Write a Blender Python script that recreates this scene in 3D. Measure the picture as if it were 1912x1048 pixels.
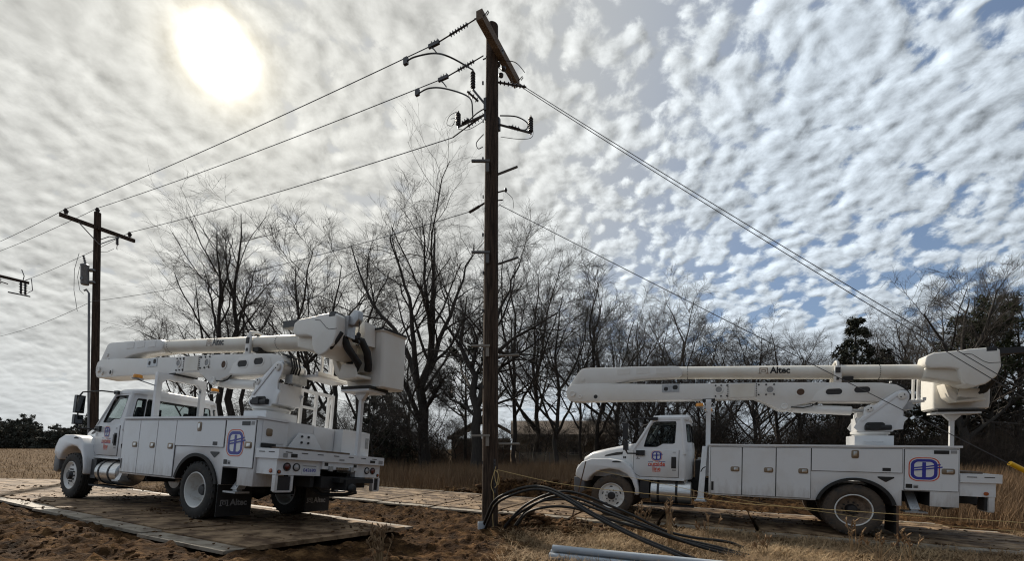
import bpy, bmesh, math, random
import numpy as np
from mathutils import Vector, Matrix

for o in list(bpy.data.objects): bpy.data.objects.remove(o)
scene = bpy.context.scene
COL = scene.collection
R = math.radians

# ------------------------------------------------------------------ camera
CAMZ, FPX, CX, HZ = 1.7, 800.0, 956.0, 840.0          # eye height; focal, centre and horizon of the 1912 px wide picture
cam = bpy.data.cameras.new('camera'); camo = bpy.data.objects.new('camera', cam); COL.objects.link(camo)
camo.location = (0, 0, CAMZ); camo.rotation_euler = (R(90), 0, 0)
cam.sensor_width = 36; cam.lens = FPX/1912*36; cam.shift_y = (HZ-524)/1912
cam.clip_start = .05; cam.clip_end = 4000
scene.camera = camo

# ------------------------------------------------------------------ sun and sky
SUN = Vector((-.6825, 1.0, .919)).normalized()          # direction to the veiled sun
sl = bpy.data.lights.new('sun', 'SUN'); slo = bpy.data.objects.new('sun', sl); COL.objects.link(slo)
sl.energy = 5.0; sl.angle = R(1.2); sl.color = (1, .90, .76)
slo.rotation_euler = (-SUN).to_track_quat('-Z', 'Y').to_euler()
scene.view_settings.view_transform = 'Standard'; scene.view_settings.look = 'None'
scene.view_settings.exposure = 0.0; scene.view_settings.gamma = 1.0
scene.view_settings.use_curve_mapping = False
scene.cycles.filter_width = 1.15

world = bpy.data.worlds.new('World'); scene.world = world; world.use_nodes = True
def build_sky():
    nt = world.node_tree; nt.nodes.clear(); L = nt.links
    def N(t, **k):
        n = nt.nodes.new(t)
        for a, b in k.items(): setattr(n, a, b)
        return n
    def put(s, v):
        if hasattr(v, 'links') or hasattr(v, 'is_linked'): L.new(v, s)
        else: s.default_value = v
    def M(op, a, b=0.0, c=0.0, clamp=False):
        n = N('ShaderNodeMath', operation=op, use_clamp=clamp)
        put(n.inputs[0], a); put(n.inputs[1], b); put(n.inputs[2], c); return n.outputs[0]
    def MR(v, a, b, c=0., d=1., smooth=True):
        n = N('ShaderNodeMapRange', interpolation_type='SMOOTHSTEP' if smooth else 'LINEAR')
        for i, q in enumerate((v, a, b, c, d)): put(n.inputs[i], q)
        return n.outputs[0]
    def MIX(f, a, b, blend='MIX'):
        n = N('ShaderNodeMix', data_type='RGBA', blend_type=blend)
        put(n.inputs[0], f); put(n.inputs[6], a); put(n.inputs[7], b); return n.outputs[2]
    def V(op, a, b=None, s=None):
        n = N('ShaderNodeVectorMath', operation=op); put(n.inputs[0], a)
        if b is not None: put(n.inputs[1], b)
        if s is not None: put(n.inputs['Scale'], s)
        return n
    def noise(v, sc, det, rough, dist=0.):
        n = N('ShaderNodeTexNoise', noise_dimensions='2D'); L.new(v, n.inputs['Vector'])
        n.inputs['Scale'].default_value = sc; n.inputs['Detail'].default_value = det
        n.inputs['Roughness'].default_value = rough; n.inputs['Distortion'].default_value = dist
        return n.outputs['Fac']
    sky = N('ShaderNodeTexSky', sky_type='NISHITA', sun_disc=False)
    sky.sun_elevation = math.asin(SUN.z); sky.sun_rotation = math.atan2(SUN.x, SUN.y)
    sky.altitude = 100; sky.air_density = 1.0; sky.dust_density = .6; sky.ozone_density = 2.5
    g = N('ShaderNodeTexCoord').outputs['Generated']
    nrm = V('NORMALIZE', g).outputs[0]
    sp = N('ShaderNodeSeparateXYZ'); L.new(nrm, sp.inputs[0])
    x, y, z = sp.outputs
    zc = M('ADD', M('MAXIMUM', z, 0.0), .38)
    cb = N('ShaderNodeCombineXYZ'); L.new(M('DIVIDE', x, zc), cb.inputs[0]); L.new(M('DIVIDE', y, zc), cb.inputs[1])
    P = cb.outputs[0]                                             # a flat cloud deck high overhead
    wn = N('ShaderNodeTexNoise'); L.new(P, wn.inputs['Vector']); wn.inputs['Scale'].default_value = 2.2; wn.inputs['Detail'].default_value = 2
    wv = V('SCALE', V('SUBTRACT', wn.outputs['Color'], (.5, .5, .5)).outputs[0], s=.10).outputs[0]
    Pw = V('ADD', P, wv).outputs[0]
    big = noise(P, 2.3, 3, .6)
    def dens(vec):
        a = noise(vec, 15.0, 6, .58, .15)
        vo = N('ShaderNodeTexVoronoi', voronoi_dimensions='2D', feature='SMOOTH_F1'); L.new(vec, vo.inputs['Vector']); vo.inputs['Scale'].default_value = 25.0
        vo.inputs['Smoothness'].default_value = .5; vo.inputs['Randomness'].default_value = 1.0
        a2 = noise(vec, 5.5, 3, .5, .2); a3 = noise(vec, 44.0, 4, .6, .2)
        a = M('ADD', a, M('MULTIPLY', M('SUBTRACT', a3, .5), .22))
        return M('ADD', M('ADD', M('MULTIPLY', a, .72), M('MULTIPLY', a2, .22)), M('MULTIPLY', M('SUBTRACT', .60, vo.outputs['Distance']), .28))
    d0 = dens(Pw)
    sunh = Vector((SUN.x/(SUN.z+.38), SUN.y/(SUN.z+.38), 0))
    tosun = V('NORMALIZE', V('SUBTRACT', tuple(sunh), P).outputs[0]).outputs[0]
    d1 = dens(V('ADD', Pw, V('SCALE', tosun, s=.016).outputs[0]).outputs[0])
    cs = V('DOT_PRODUCT', nrm, tuple(SUN)).outputs['Value']
    cover = M('ADD', d0, M('MULTIPLY', M('SUBTRACT', big, .5), .75))
    cover = M('ADD', cover, MR(cs, .45, .95, .0, .10))              # the deck closes towards the sun
    cover = M('ADD', cover, MR(z, .02, .30, .10, .0))
    alpha = MR(cover, .355, .515)
    thick = MR(cover, .60, .95)
    fade = MR(z, .02, .28, .30, 1.0)
    relief = M('MULTIPLY', M('MULTIPLY', M('SUBTRACT', d0, d1), MR(cs, .70, .97, 1.6, .9)), fade)
    lum = M('ADD', M('SUBTRACT', .69, M('MULTIPLY', thick, .15)), relief)
    streak = M('MULTIPLY', M('SUBTRACT', noise(V('MULTIPLY', P, (1.0, 2.0, 1)).outputs[0], 3.4, 4, .55),   .5), .22)
    lum = M('MAXIMUM', M('ADD', lum, streak), .26)
    back = MR(cs, -.7, .60, .29, 1.0)                              # less light scattered back from the far side of the sky
    lum = M('MULTIPLY', lum, back)
    csp = M('MAXIMUM', cs, 0.0001)
    gl_m = M('MULTIPLY', M('POWER', csp, 60.0), .12)
    gl_n = M('MULTIPLY', M('POWER', csp, 650.0), .55)
    gl_c = M('MULTIPLY', M('POWER', csp, 3000.0), 15.0)
    cool = MIX(MR(cs, .55, .985), (.87, .975, 1.08, 1), (1.0, 1.0, .95, 1))
    cl = MIX(1.0, cool, lum, 'MULTIPLY')
    cl10 = V('SCALE', cl, s=10.0).outputs[0]
    def glow(col, f): return V('SCALE', col, s=M('MULTIPLY', f, 10.0)).outputs[0]
    veil = V('SCALE', MIX(MR(cs, .45, .93), (.31, .39, .53, 1), (.55, .56, .55, 1)), s=M('MULTIPLY', back, 10.0)).outputs[0]
    blue = MIX(MR(cs, .35, .9, .30, .92), sky.outputs[0], veil)    # gaps still hold a thin veil, thicker towards the sun
    base = MIX(alpha, blue, cl10)
    tot = V('ADD', base, glow((1, .93, .72), gl_m)).outputs[0]
    tot = V('ADD', tot, glow((1, .80, .42), gl_n)).outputs[0]
    tot = V('ADD', tot, glow((1, .95, .84), gl_c)).outputs[0]
    bg = N('ShaderNodeBackground'); L.new(tot, bg.inputs[0]); bg.inputs[1].default_value = .10
    out = N('ShaderNodeOutputWorld'); L.new(bg.outputs[0], out.inputs[0])
build_sky()

# ------------------------------------------------------------------ helpers
def px(x, y, Y): return Vector(((x-CX)/FPX*Y, Y, CAMZ+(HZ-y)/FPX*Y))      # used to survey where things stand
def tag(o, label=None, cat=None, group=None, kind=None):
    if label: o['label'] = label
    if cat: o['category'] = cat
    if group: o['group'] = group
    if kind: o['kind'] = kind
    return o
def empty(name, loc=(0,0,0), rz=0.):
    o = bpy.data.objects.new(name, None); COL.objects.link(o); o.location = loc; o.rotation_euler = (0,0,rz); o.empty_display_size = .2
    return o
def mesh_obj(name, me, mat=None, parent=None):
    o = bpy.data.objects.new(name, me); COL.objects.link(o)
    if mat and not me.materials: me.materials.append(mat)
    if parent: o.parent = parent
    return o
def copy_tree(o, parent=None):
    c = o.copy(); COL.objects.link(c)
    if parent: c.parent = parent
    for ch in list(o.children): copy_tree(ch, c)
    return c

class B:
    """collects shapes into one bmesh; flip=True mirrors y (truck frame: u back, v left, w up)"""
    def __init__(s, flip=False): s.bm = bmesh.new(); s.flip = flip
    def _bev(s, faces, bev, seg=2):
        if bev <= 0: return
        es = set(e for f in faces for e in f.edges)
        es = [e for e in es if len(e.link_faces) == 2 and e.calc_face_angle(0) > R(25)]
        bmesh.ops.bevel(s.bm, geom=es, offset=bev, segments=seg, profile=.5, affect='EDGES', clamp_overlap=True)
    def box(s, a0, a1, b0, b1, c0, c1, bev=0., seg=2):
        if a0 > a1: a0, a1 = a1, a0
        if b0 > b1: b0, b1 = b1, b0
        if c0 > c1: c0, c1 = c1, c0
        v = [s.bm.verts.new(p) for p in ((a0,b0,c0),(a1,b0,c0),(a1,b1,c0),(a0,b1,c0),(a0,b0,c1),(a1,b0,c1),(a1,b1,c1),(a0,b1,c1))]
        fs = [s.bm.faces.new([v[i] for i in q]) for q in ((0,3,2,1),(4,5,6,7),(0,1,5,4),(1,2,6,5),(2,3,7,6),(3,0,4,7))]
        s._bev(fs, bev, seg); return s
    def hexa(s, p, bev=0., seg=2):
        v = [s.bm.verts.new(q) for q in p]
        fs = [s.bm.faces.new([v[i] for i in q]) for q in ((0,3,2,1),(4,5,6,7),(0,1,5,4),(1,2,6,5),(2,3,7,6),(3,0,4,7))]
        s._bev(fs, bev, seg); return s
    def prism(s, poly, v0, v1, bev=0., axis='v', seg=2):
        if v0 > v1: v0, v1 = v1, v0
        def mk(p, t): return (p[0], t, p[1]) if axis == 'v' else ((t, p[0], p[1]) if axis == 'u' else (p[0], p[1], t))
        a = [s.bm.verts.new(mk(p, v0)) for p in poly]; b = [s.bm.verts.new(mk(p, v1)) for p in poly]
        n = len(poly); fs = [s.bm.faces.new(a), s.bm.faces.new(b[::-1])]
        for i in range(n): fs.append(s.bm.faces.new((a[i], b[i], b[(i+1) % n], a[(i+1) % n])))
        bmesh.ops.recalc_face_normals(s.bm, faces=fs)
        s._bev(fs, bev, seg); return s
    def rings(s, rings, closed=True, caps=True):
        vs = [[s.bm.verts.new(p) for p in r] for r in rings]; n = len(vs[0])
        for a, b in zip(vs[:-1], vs[1:]):
            for i in range(n if closed else n-1):
                s.bm.faces.new((a[i], a[(i+1) % n], b[(i+1) % n], b[i]))
        if caps:
            try: s.bm.faces.new(vs[0][::-1]); s.bm.faces.new(vs[-1])
            except ValueError: pass
        return s
    def tube(s, pts, r, n=8, caps=True):
        pts = [Vector(p) for p in pts]; m = len(pts)
        rr = r if hasattr(r, '__len__') else [r]*m
        t0 = (pts[1]-pts[0]).normalized()
        ref = Vector((0,0,1)) if abs(t0.z) < .9 else Vector((1,0,0))
        nv = t0.cross(ref).normalized(); out = []
        for i in range(m):
            t = (pts[min(i+1, m-1)]-pts[max(i-1, 0)]).normalized()
            nv = (nv-t*nv.dot(t)).normalized(); bv = t.cross(nv)
            out.append([pts[i]+(nv*math.cos(6.28318*k/n)+bv*math.sin(6.28318*k/n))*rr[i] for k in range(n)])
        return s.rings(out, True, caps)
    def cyl(s, p0, p1, r0, r1=None, n=20): return s.tube([p0, p1], [r0, r0 if r1 is None else r1], n)
    def lathe(s, prof, c=(0,0,0), axis='v', n=32, closed=False):
        out = []
        for k in range(n):
            a = 6.283185*k/n; ca, sa = math.cos(a), math.sin(a); ring = []
            for t, r in prof:
                q = {'v': (r*ca, t, r*sa), 'w': (r*ca, r*sa, t), 'u': (t, r*ca, r*sa)}[axis]
                ring.append((c[0]+q[0], c[1]+q[1], c[2]+q[2]))
            out.append(ring)
        vs = [[s.bm.verts.new(p) for p in r_] for r_ in out]; m = len(prof)
        for k in range(n):
            a, b = vs[k], vs[(k+1) % n]
            for i in range(m if closed else m-1):
                j = (i+1) % m
                s.bm.faces.new((a[i], a[j], b[j], b[i]))
        bmesh.ops.remove_doubles(s.bm, verts=[v for r_ in vs for v in r_], dist=1e-5)
        return s
    def build(s, name, mat, parent=None, smooth=True, ang=38, origin=None):
        bm = s.bm
        if origin is not None: bmesh.ops.translate(bm, vec=-Vector(origin), verts=bm.verts)
        if s.flip:
            for v in bm.verts: v.co.y = -v.co.y
        bmesh.ops.recalc_face_normals(bm, faces=bm.faces)
        if smooth:
            for f in bm.faces: f.smooth = True
            for e in bm.edges: e.smooth = len(e.link_faces) == 2 and e.calc_face_angle(0) < R(ang)
        me = bpy.data.meshes.new(name); bm.to_mesh(me); bm.free()
        o = mesh_obj(name, me, mat, parent)
        if origin is not None: o.location = (origin[0], -origin[1] if s.flip else origin[1], origin[2])
        return o

def np_mesh(name, V, F, mat=None, smooth=False):
    """V (n,3) floats, F list of (m,k) index arrays"""
    me = bpy.data.meshes.new(name); V = np.asarray(V, np.float32)
    me.vertices.add(len(V)); me.vertices.foreach_set('co', V.ravel())
    F = [np.asarray(f, np.int32) for f in (F if isinstance(F, list) else [F])]
    nl = sum(f.size for f in F); npoly = sum(len(f) for f in F)
    me.loops.add(nl); me.polygons.add(npoly)
    me.loops.foreach_set('vertex_index', np.concatenate([f.ravel() for f in F]))
    st, tot = [], 0
    for f in F:
        st.append(tot+np.arange(len(f), dtype=np.int32)*f.shape[1]); tot += f.size
    me.polygons.foreach_set('loop_start', np.concatenate(st))
    if smooth: me.polygons.foreach_set('use_smooth', np.ones(npoly, bool))
    me.update(calc_edges=True)
    if mat: me.materials.append(mat)
    return me

# lattice noise in numpy
def _h(ix, iy, seed):
    n = (ix.astype(np.int64)*374761393+iy.astype(np.int64)*668265263+seed*1442695041) & 0x7fffffff
    n = ((n ^ (n >> 13))*1274126177) & 0x7fffffff
    return ((n ^ (n >> 16)) & 0xffff)/65535.0
def vn(x, y, seed=0):
    ix = np.floor(x); iy = np.floor(y); fx = x-ix; fy = y-iy
    fx = fx*fx*(3-2*fx); fy = fy*fy*(3-2*fy)
    a = _h(ix, iy, seed); b = _h(ix+1, iy, seed); c = _h(ix, iy+1, seed); d = _h(ix+1, iy+1, seed)
    return (a*(1-fx)+b*fx)*(1-fy)+(c*(1-fx)+d*fx)*fy-.5
def fbm(x, y, f, octv, seed=0, gain=.5):
    s = 0; a = 1.
    for i in range(octv):
        c, si = math.cos(i*1.3+.4), math.sin(i*1.3+.4)
        s = s+a*vn((x*c-y*si)*f+17.3*i, (x*si+y*c)*f+9.1*i, seed+i); a *= gain; f *= 2.03
    return s
def sst(a, b, t):
    t = np.clip((np.asarray(t, float)-a)/(b-a), 0, 1); return t*t*(3-2*t)

# ------------------------------------------------------------------ materials
MATS = {}
def mat(name, col, rough=.6, metal=0., var=0., scale=5., bump=0., bscale=40., col2=None, coat=0., spec=.5, trans=0., detail=5., lo=.35, hi=.65, stretch=None, ior=1.5):
    m = bpy.data.materials.new(name); m.use_nodes = True; nt = m.node_tree; L = nt.links
    b = nt.nodes['Principled BSDF']
    b.inputs['Base Color'].default_value = (*col, 1); b.inputs['Roughness'].default_value = rough; b.inputs['Metallic'].default_value = metal
    b.inputs['Specular IOR Level'].default_value = spec; b.inputs['IOR'].default_value = ior
    if coat: b.inputs['Coat Weight'].default_value = coat; b.inputs['Coat Roughness'].default_value = .08
    if trans: b.inputs['Transmission Weight'].default_value = trans
    if var or col2 or bump:
        tc = nt.nodes.new('ShaderNodeTexCoord'); mp = nt.nodes.new('ShaderNodeMapping'); L.new(tc.outputs['Object'], mp.inputs[0])
        if stretch: mp.inputs['Scale'].default_value = stretch
    if var or col2:
        n = nt.nodes.new('ShaderNodeTexNoise'); L.new(mp.outputs[0], n.inputs['Vector'])
        n.inputs['Scale'].default_value = scale; n.inputs['Detail'].default_value = detail; n.inputs['Roughness'].default_value = .6
        mr = nt.nodes.new('ShaderNodeMapRange'); L.new(n.outputs['Fac'], mr.inputs[0])
        mr.inputs[1].default_value = lo; mr.inputs[2].default_value = hi
        mx = nt.nodes.new('ShaderNodeMix'); mx.data_type = 'RGBA'; L.new(mr.outputs[0], mx.inputs[0])
        c2 = col2 if col2 else tuple(c*(1-var) for c in col)
        mx.inputs[6].default_value = (*col, 1); mx.inputs[7].default_value = (*c2, 1); L.new(mx.outputs[2], b.inputs['Base Color'])
        m['mix'] = mx.name
    if bump:
        n2 = nt.nodes.new('ShaderNodeTexNoise'); L.new(mp.outputs[0], n2.inputs['Vector'])
        n2.inputs['Scale'].default_value = bscale; n2.inputs['Detail'].default_value = 6
        bp = nt.nodes.new('ShaderNodeBump'); bp.inputs['Strength'].default_value = bump; bp.inputs['Distance'].default_value = .02
        L.new(n2.outputs['Fac'], bp.inputs['Height']); L.new(bp.outputs[0], b.inputs['Normal'])
    MATS[name] = m; return m
mat('white_paint', (.69,.70,.71), .32, col2=(.60,.59,.57), scale=1.3, lo=.5, hi=.8, coat=.25)
def add_dirt(name, z0, z1, col, amt):
    m = MATS[name]; nt = m.node_tree; L = nt.links; mx = nt.nodes[m['mix']]; b = nt.nodes['Principled BSDF']
    tc = nt.nodes.new('ShaderNodeTexCoord'); sp = nt.nodes.new('ShaderNodeSeparateXYZ'); L.new(tc.outputs['Object'], sp.inputs[0])
    n = nt.nodes.new('ShaderNodeTexNoise'); mp = nt.nodes.new('ShaderNodeMapping'); L.new(tc.outputs['Object'], mp.inputs[0]); mp.inputs['Scale'].default_value = (9,9,2.5); L.new(mp.outputs[0], n.inputs['Vector']); n.inputs['Scale'].default_value = 1.0; n.inputs['Detail'].default_value = 8; n.inputs['Roughness'].default_value = .7
    a = nt.nodes.new('ShaderNodeMapRange'); L.new(sp.outputs[2], a.inputs[0]); a.inputs[1].default_value = z1; a.inputs[2].default_value = z0; a.inputs[3].default_value = -.18; a.inputs[4].default_value = .42
    ad = nt.nodes.new('ShaderNodeMath'); ad.operation = 'ADD'; L.new(a.outputs[0], ad.inputs[0]); L.new(n.outputs['Fac'], ad.inputs[1])
    c = nt.nodes.new('ShaderNodeMapRange'); L.new(ad.outputs[0], c.inputs[0]); c.inputs[1].default_value = .52; c.inputs[2].default_value = .95; c.inputs[4].default_value = amt
    m2 = nt.nodes.new('ShaderNodeMix'); m2.data_type = 'RGBA'; L.new(c.outputs[0], m2.inputs[0]); L.new(mx.outputs[2], m2.inputs[6]); m2.inputs[7].default_value = (*col, 1); L.new(m2.outputs[2], b.inputs['Base Color'])
    r_ = nt.nodes.new('ShaderNodeMapRange'); L.new(c.outputs[0], r_.inputs[0]); r_.inputs[3].default_value = b.inputs['Roughness'].default_value; r_.inputs[4].default_value = .85; L.new(r_.outputs[0], b.inputs['Roughness'])
add_dirt('white_paint', .50, 1.25, (.24,.17,.115), .5)
mat('boom_white', (.71,.705,.68), .38, col2=(.64,.61,.56), scale=1.1, lo=.45, hi=.8)
mat('fiberglass', (.70,.675,.61), .42, col2=(.62,.57,.48), scale=2., lo=.4, hi=.8)
mat('galv_dark', (.10,.10,.105), .5, .5, var=.3, scale=14)
mat('galvanised', (.46,.47,.48), .42, .7, var=.25, scale=18)
mat('aluminium', (.62,.62,.61), .30, .9, var=.25, scale=6, stretch=(1,8,8))
mat('black_plastic', (.018,.018,.02), .45, bump=.1, bscale=120)
mat('black_rubber', (.022,.021,.020), .75, var=.4, scale=12)
mat('tyre_rubber', (.024,.023,.022), .85, col2=(.050,.042,.034), scale=9, lo=.5, hi=.75, bump=.25, bscale=45)
mat('tyre_muddy', (.075,.055,.040), .9, col2=(.035,.032,.030), scale=7, lo=.48, hi=.68, bump=.4, bscale=35)
mat('rim_white', (.66,.66,.64), .45, col2=(.42,.36,.29), scale=9, lo=.52, hi=.78)
mat('rim_muddy', (.30,.22,.16), .8, col2=(.12,.09,.07), scale=12)
mat('frame_black', (.012,.012,.013), .6)
mat('glass_dark', (.55,.60,.60), .03, trans=1., ior=1.12)
mat('interior', (.035,.036,.038), .8)
mat('amber_lens', (.75,.30,.03), .25, spec=.6)
mat('red_lens', (.10,.012,.010), .2, coat=.5)
mat('orange_lens', (.32,.07,.015), .25, coat=.4)
mat('clear_lens', (.42,.43,.44), .15, coat=.6)
mat('decal_blue', (.030,.036,.30), .4)
mat('decal_red', (.60,.070,.018), .4)
mat('decal_black', (.01,.01,.01), .45)
mat('decal_tan', (.26,.20,.15), .5)
mat('decal_grey', (.27,.27,.27), .5)
mat('seam_dark', (.03,.03,.03), .7)
mat('plate_white', (.62,.64,.66), .4)
mat('plank_wood', (.16,.11,.075), .85, var=.5, scale=6, stretch=(6,1,6))
mat('pole_wood', (.088,.062,.046), .9, spec=.2, col2=(.030,.022,.017), scale=6, lo=.40, hi=.62, bump=1.0, bscale=22, stretch=(5,5,.35))
mat('arm_wood', (.20,.15,.105), .85, col2=(.10,.07,.05), scale=5, bump=.4, bscale=25, stretch=(1,8,8))
mat('wire_metal', (.09,.09,.095), .5, .6)
mat('jumper_black', (.02,.02,.022), .5)
mat('porcelain', (.035,.03,.03), .3)
mat('porcelain_grey', (.16,.16,.17), .35)
mat('fiberglass_arm', (.11,.11,.11), .5)
mat('transformer_grey', (.22,.23,.24), .45, var=.2)
mat('pvc_grey', (.36,.40,.44), .38, var=.15, scale=3)
mat('cable_black', (.012,.0115,.011), .5, spec=.35, col2=(.07,.05,.034), scale=5, lo=.58, hi=.75)
mat('rope_yellow', (.52,.38,.17), .8)
mat('guard_yellow', (.75,.42,.015), .4)
mat('rust', (.09,.05,.03), .8)
mat('bark', (.026,.022,.019), .9, col2=(.048,.042,.036), scale=3, stretch=(4,4,.6))
mat('twigs', (.045,.038,.033), .9, col2=(.075,.064,.055), scale=.6)
mat('bark_pale', (.085,.074,.064), .9, col2=(.13,.115,.10), scale=3)
mat('thicket', (.042,.032,.025), .95, col2=(.075,.056,.042), scale=.8)
mat('pine_green', (.020,.028,.014), .85, spec=.2, col2=(.038,.046,.020), scale=1.2)
mat('cedar_green', (.018,.024,.013), .85, col2=(.034,.036,.020), scale=1.5)
mat('far_green', (.040,.047,.036), .9, col2=(.065,.062,.048), scale=.25)
mat('dry_grass', (.38,.27,.15), .85, col2=(.20,.125,.062), scale=.9)
mat('tall_grass', (.22,.135,.068), .85, col2=(.11,.068,.036), scale=.35)
mat('clod', (.11,.060,.028), .9, spec=.05, col2=(.042,.027,.018), scale=2.5, bump=.5, bscale=30)
mat('mat_top', (.34,.235,.14), .75, col2=(.070,.039,.019), scale=2.2, lo=.36, hi=.58, spec=.3, bump=.7, bscale=28, detail=8)
mat('siding', (.32,.265,.195), .8, var=.15, scale=2)
mat('shingles', (.12,.09,.07), .9, var=.3, scale=6)
mat('house_trim', (.24,.22,.19), .7)
mat('brown_wall', (.13,.085,.06), .85, var=.3, scale=4)
mat('window_pane', (.03,.035,.04), .08)
mat('fence_metal', (.20,.20,.20), .5, .6)
# ------------------------------------------------------------------ where the two trucks stand (surveyed)
WB = 4.93
def truck_frame(a, pitch, roll, contact):
    a = R(a); fw = Vector((-math.cos(a), math.sin(a), pitch)).normalized()
    left = Vector((0,0,1)).cross(fw).normalized(); up = fw.cross(left)
    l2 = left*math.cos(roll)+up*math.sin(roll); u2 = fw.cross(l2)
    M3 = Matrix((-fw, -l2, u2)).transposed()                 # columns: back, right, up
    o = Vector(contact)-M3 @ Vector((WB, -1.2, 0))
    M4 = M3.to_4x4(); M4.translation = o
    return M4
T_R = truck_frame(25, .0143, 0, (6.965, 8.74, -.06))
T_L = truck_frame(25.5, .0281, R(4.7), (-5.738, 7.663, .456))
MAT_T = .065                                                  # ground mat thickness
def plane_z(T, x, y):
    o = T.translation; n = T.col[2]
    return o.z-(n[0]*(x-o.x)+n[1]*(y-o.y))/n[2]
def base_h(x, y):
    x = np.asarray(x, float); y = np.asarray(y, float)
    zl = np.clip(plane_z(T_L, x, y), .02, .82)-MAT_T
    zr = np.clip(plane_z(T_R, x, y), -.14, .14)-MAT_T
    wl = 1-sst(-4.2, -.9, x+.35*(y-8))
    near = zl*wl+zr*(1-wl)
    d = np.sqrt(x*x+y*y)
    far_l = .55+1.25*sst(14, 105, d)
    far_c = .02+.30*sst(17, 36, y)
    fl = 1-sst(-26, -6, x)
    far = far_l*fl+far_c*(1-fl)
    k = sst(11.5, 19, y+.12*np.abs(x))
    z = near*(1-k)+far*k
    z = z+.05*sst(3.0, .0, np.hypot(x+.45, y-9.07)) if False else z+.09*np.exp(-(np.hypot(x+.45, y-9.0)/.8)**2)
    return z
# mats: (frame, u0, u1, v0, v1)   v to the left of the truck
MAT_RECTS = []
for i, (u0, v1, v0) in enumerate([(-8.2,2.15,-1.2),(-6.15,2.35,-1.0),(-4.1,2.2,-1.1),(-2.05,2.3,-1.05),(-.08,2.22,-1.1),(1.9,2.30,-1.05),(3.92,2.36,-1.0),(5.97,2.45,-.95)]):
    MAT_RECTS.append(('L', u0, u0+2.0, v0-.35, v1))
for i, (u0, v1, v0) in enumerate([(-13.2,1.75,-2.0),(-11.15,1.85,-1.9),(-9.1,1.75,-1.95),(-7.0,1.95,-1.8),(-4.95,2.05,-1.7),(-2.9,1.85,-1.8),(-.85,1.95,-1.75),(1.2,1.7,-1.9),(3.25,1.75,-1.8),(5.3,1.62,-1.9),(7.0,1.45,-1.1)]):
    MAT_RECTS.append(('R', u0, u0+(2.0 if u0 < 6.5 else 1.1), v0, v1))
def in_mats(x, y, pad=0.):
    m = np.zeros(np.shape(x), bool)
    for k, u0, u1, v0, v1 in MAT_RECTS:
        T = T_L if k == 'L' else T_R; o = T.translation
        du = T.col[0]; dr = T.col[1]
        u = (x-o.x)*du[0]+(y-o.y)*du[1]; v = -((x-o.x)*dr[0]+(y-o.y)*dr[1])
        m |= (u > u0-pad) & (u < u1+pad) & (v > v0-pad) & (v < v1+pad)
    return m
def straw_mask(x, y):
    """0 churned mud .. 1 dead grass lying on the ground"""
    s = sst(-.6, 1.6, x+.5*fbm(x, y, .8, 3, 5)*2)*(1-sst(8.3, 9.3, y-.05*x))
    s = np.maximum(s, sst(15.5, 19, y+.10*np.abs(x)+fbm(x, y, .4, 3, 9)*3))
    s = np.maximum(s, sst(10.5, 12.5, x+fbm(x, y, .6, 2, 3)*2)*sst(8.6, 9.6, y))
    s = np.maximum(s, sst(-13, -17, x)*0+ (1-sst(-22, -15, x))*sst(12, 15, y))
    return np.clip(s, 0, 1)
def ground_h(x, y, detail=True):
    x = np.asarray(x, float); y = np.asarray(y, float)
    z = base_h(x, y)
    if detail:
        under = in_mats(x, y, .06)
        far = sst(22, 40, np.hypot(x, y))
        st = straw_mask(x, y)
        big = fbm(x, y, .55, 3, 31)*.06
        clump = fbm(x, y, 2.6, 4, 41, .6)
        rid = np.abs(fbm(x, y, 1.5, 3, 51))
        ca, sa = math.cos(R(-25)), math.sin(R(-25)); xr, yr = x*ca+y*sa, -x*sa+y*ca
        comb = fbm(xr*.45, yr*1.9, 2.2, 4, 81, .6); fine = fbm(x, y, 9., 3, 91, .6)
        mud = big*.7+clump*.06+comb*.10+fine*.09*sst(-.25,.15,clump)-(.10-rid)*.10*sst(.2, .0, rid)
        # wheel ruts running with the mats
        rut = np.sin((x*.42+y*.9)*5.2+fbm(x, y, .5, 2, 61)*4)*.016
        d = (mud+rut)*(1-.55*st)+st*fbm(x, y, 6., 3, 71)*.025
        # spoil heaps dug out round the pole and the stake
        heap = .16*np.exp(-(np.hypot((x-1.05)/.75, (y-9.1)/.35))**2)*(1+1.6*clump)+.10*np.exp(-(np.hypot((x-.25)/.5, (y-9.0)/.3))**2)*(1+2*clump)
        berm = .28*np.exp(-((y-15.6+.05*x)/.8)**2)*sst(-9, -5, x)*(1-sst(4.5, 9, x))*(1+2.2*clump)
        berm2 = .16*np.exp(-((y-13.6+.42*x)/.5)**2)*sst(1.5, 3, x)*(1-sst(9, 12, x))*(1+2.2*clump)
        d = d*(1-far)+heap+berm+berm2
        z = z+np.where(under, -.035+np.clip(d, -.03, .012), d)
    return z
def gz(x, y): return float(ground_h(np.array([x]), np.array([y]))[0])

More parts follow.
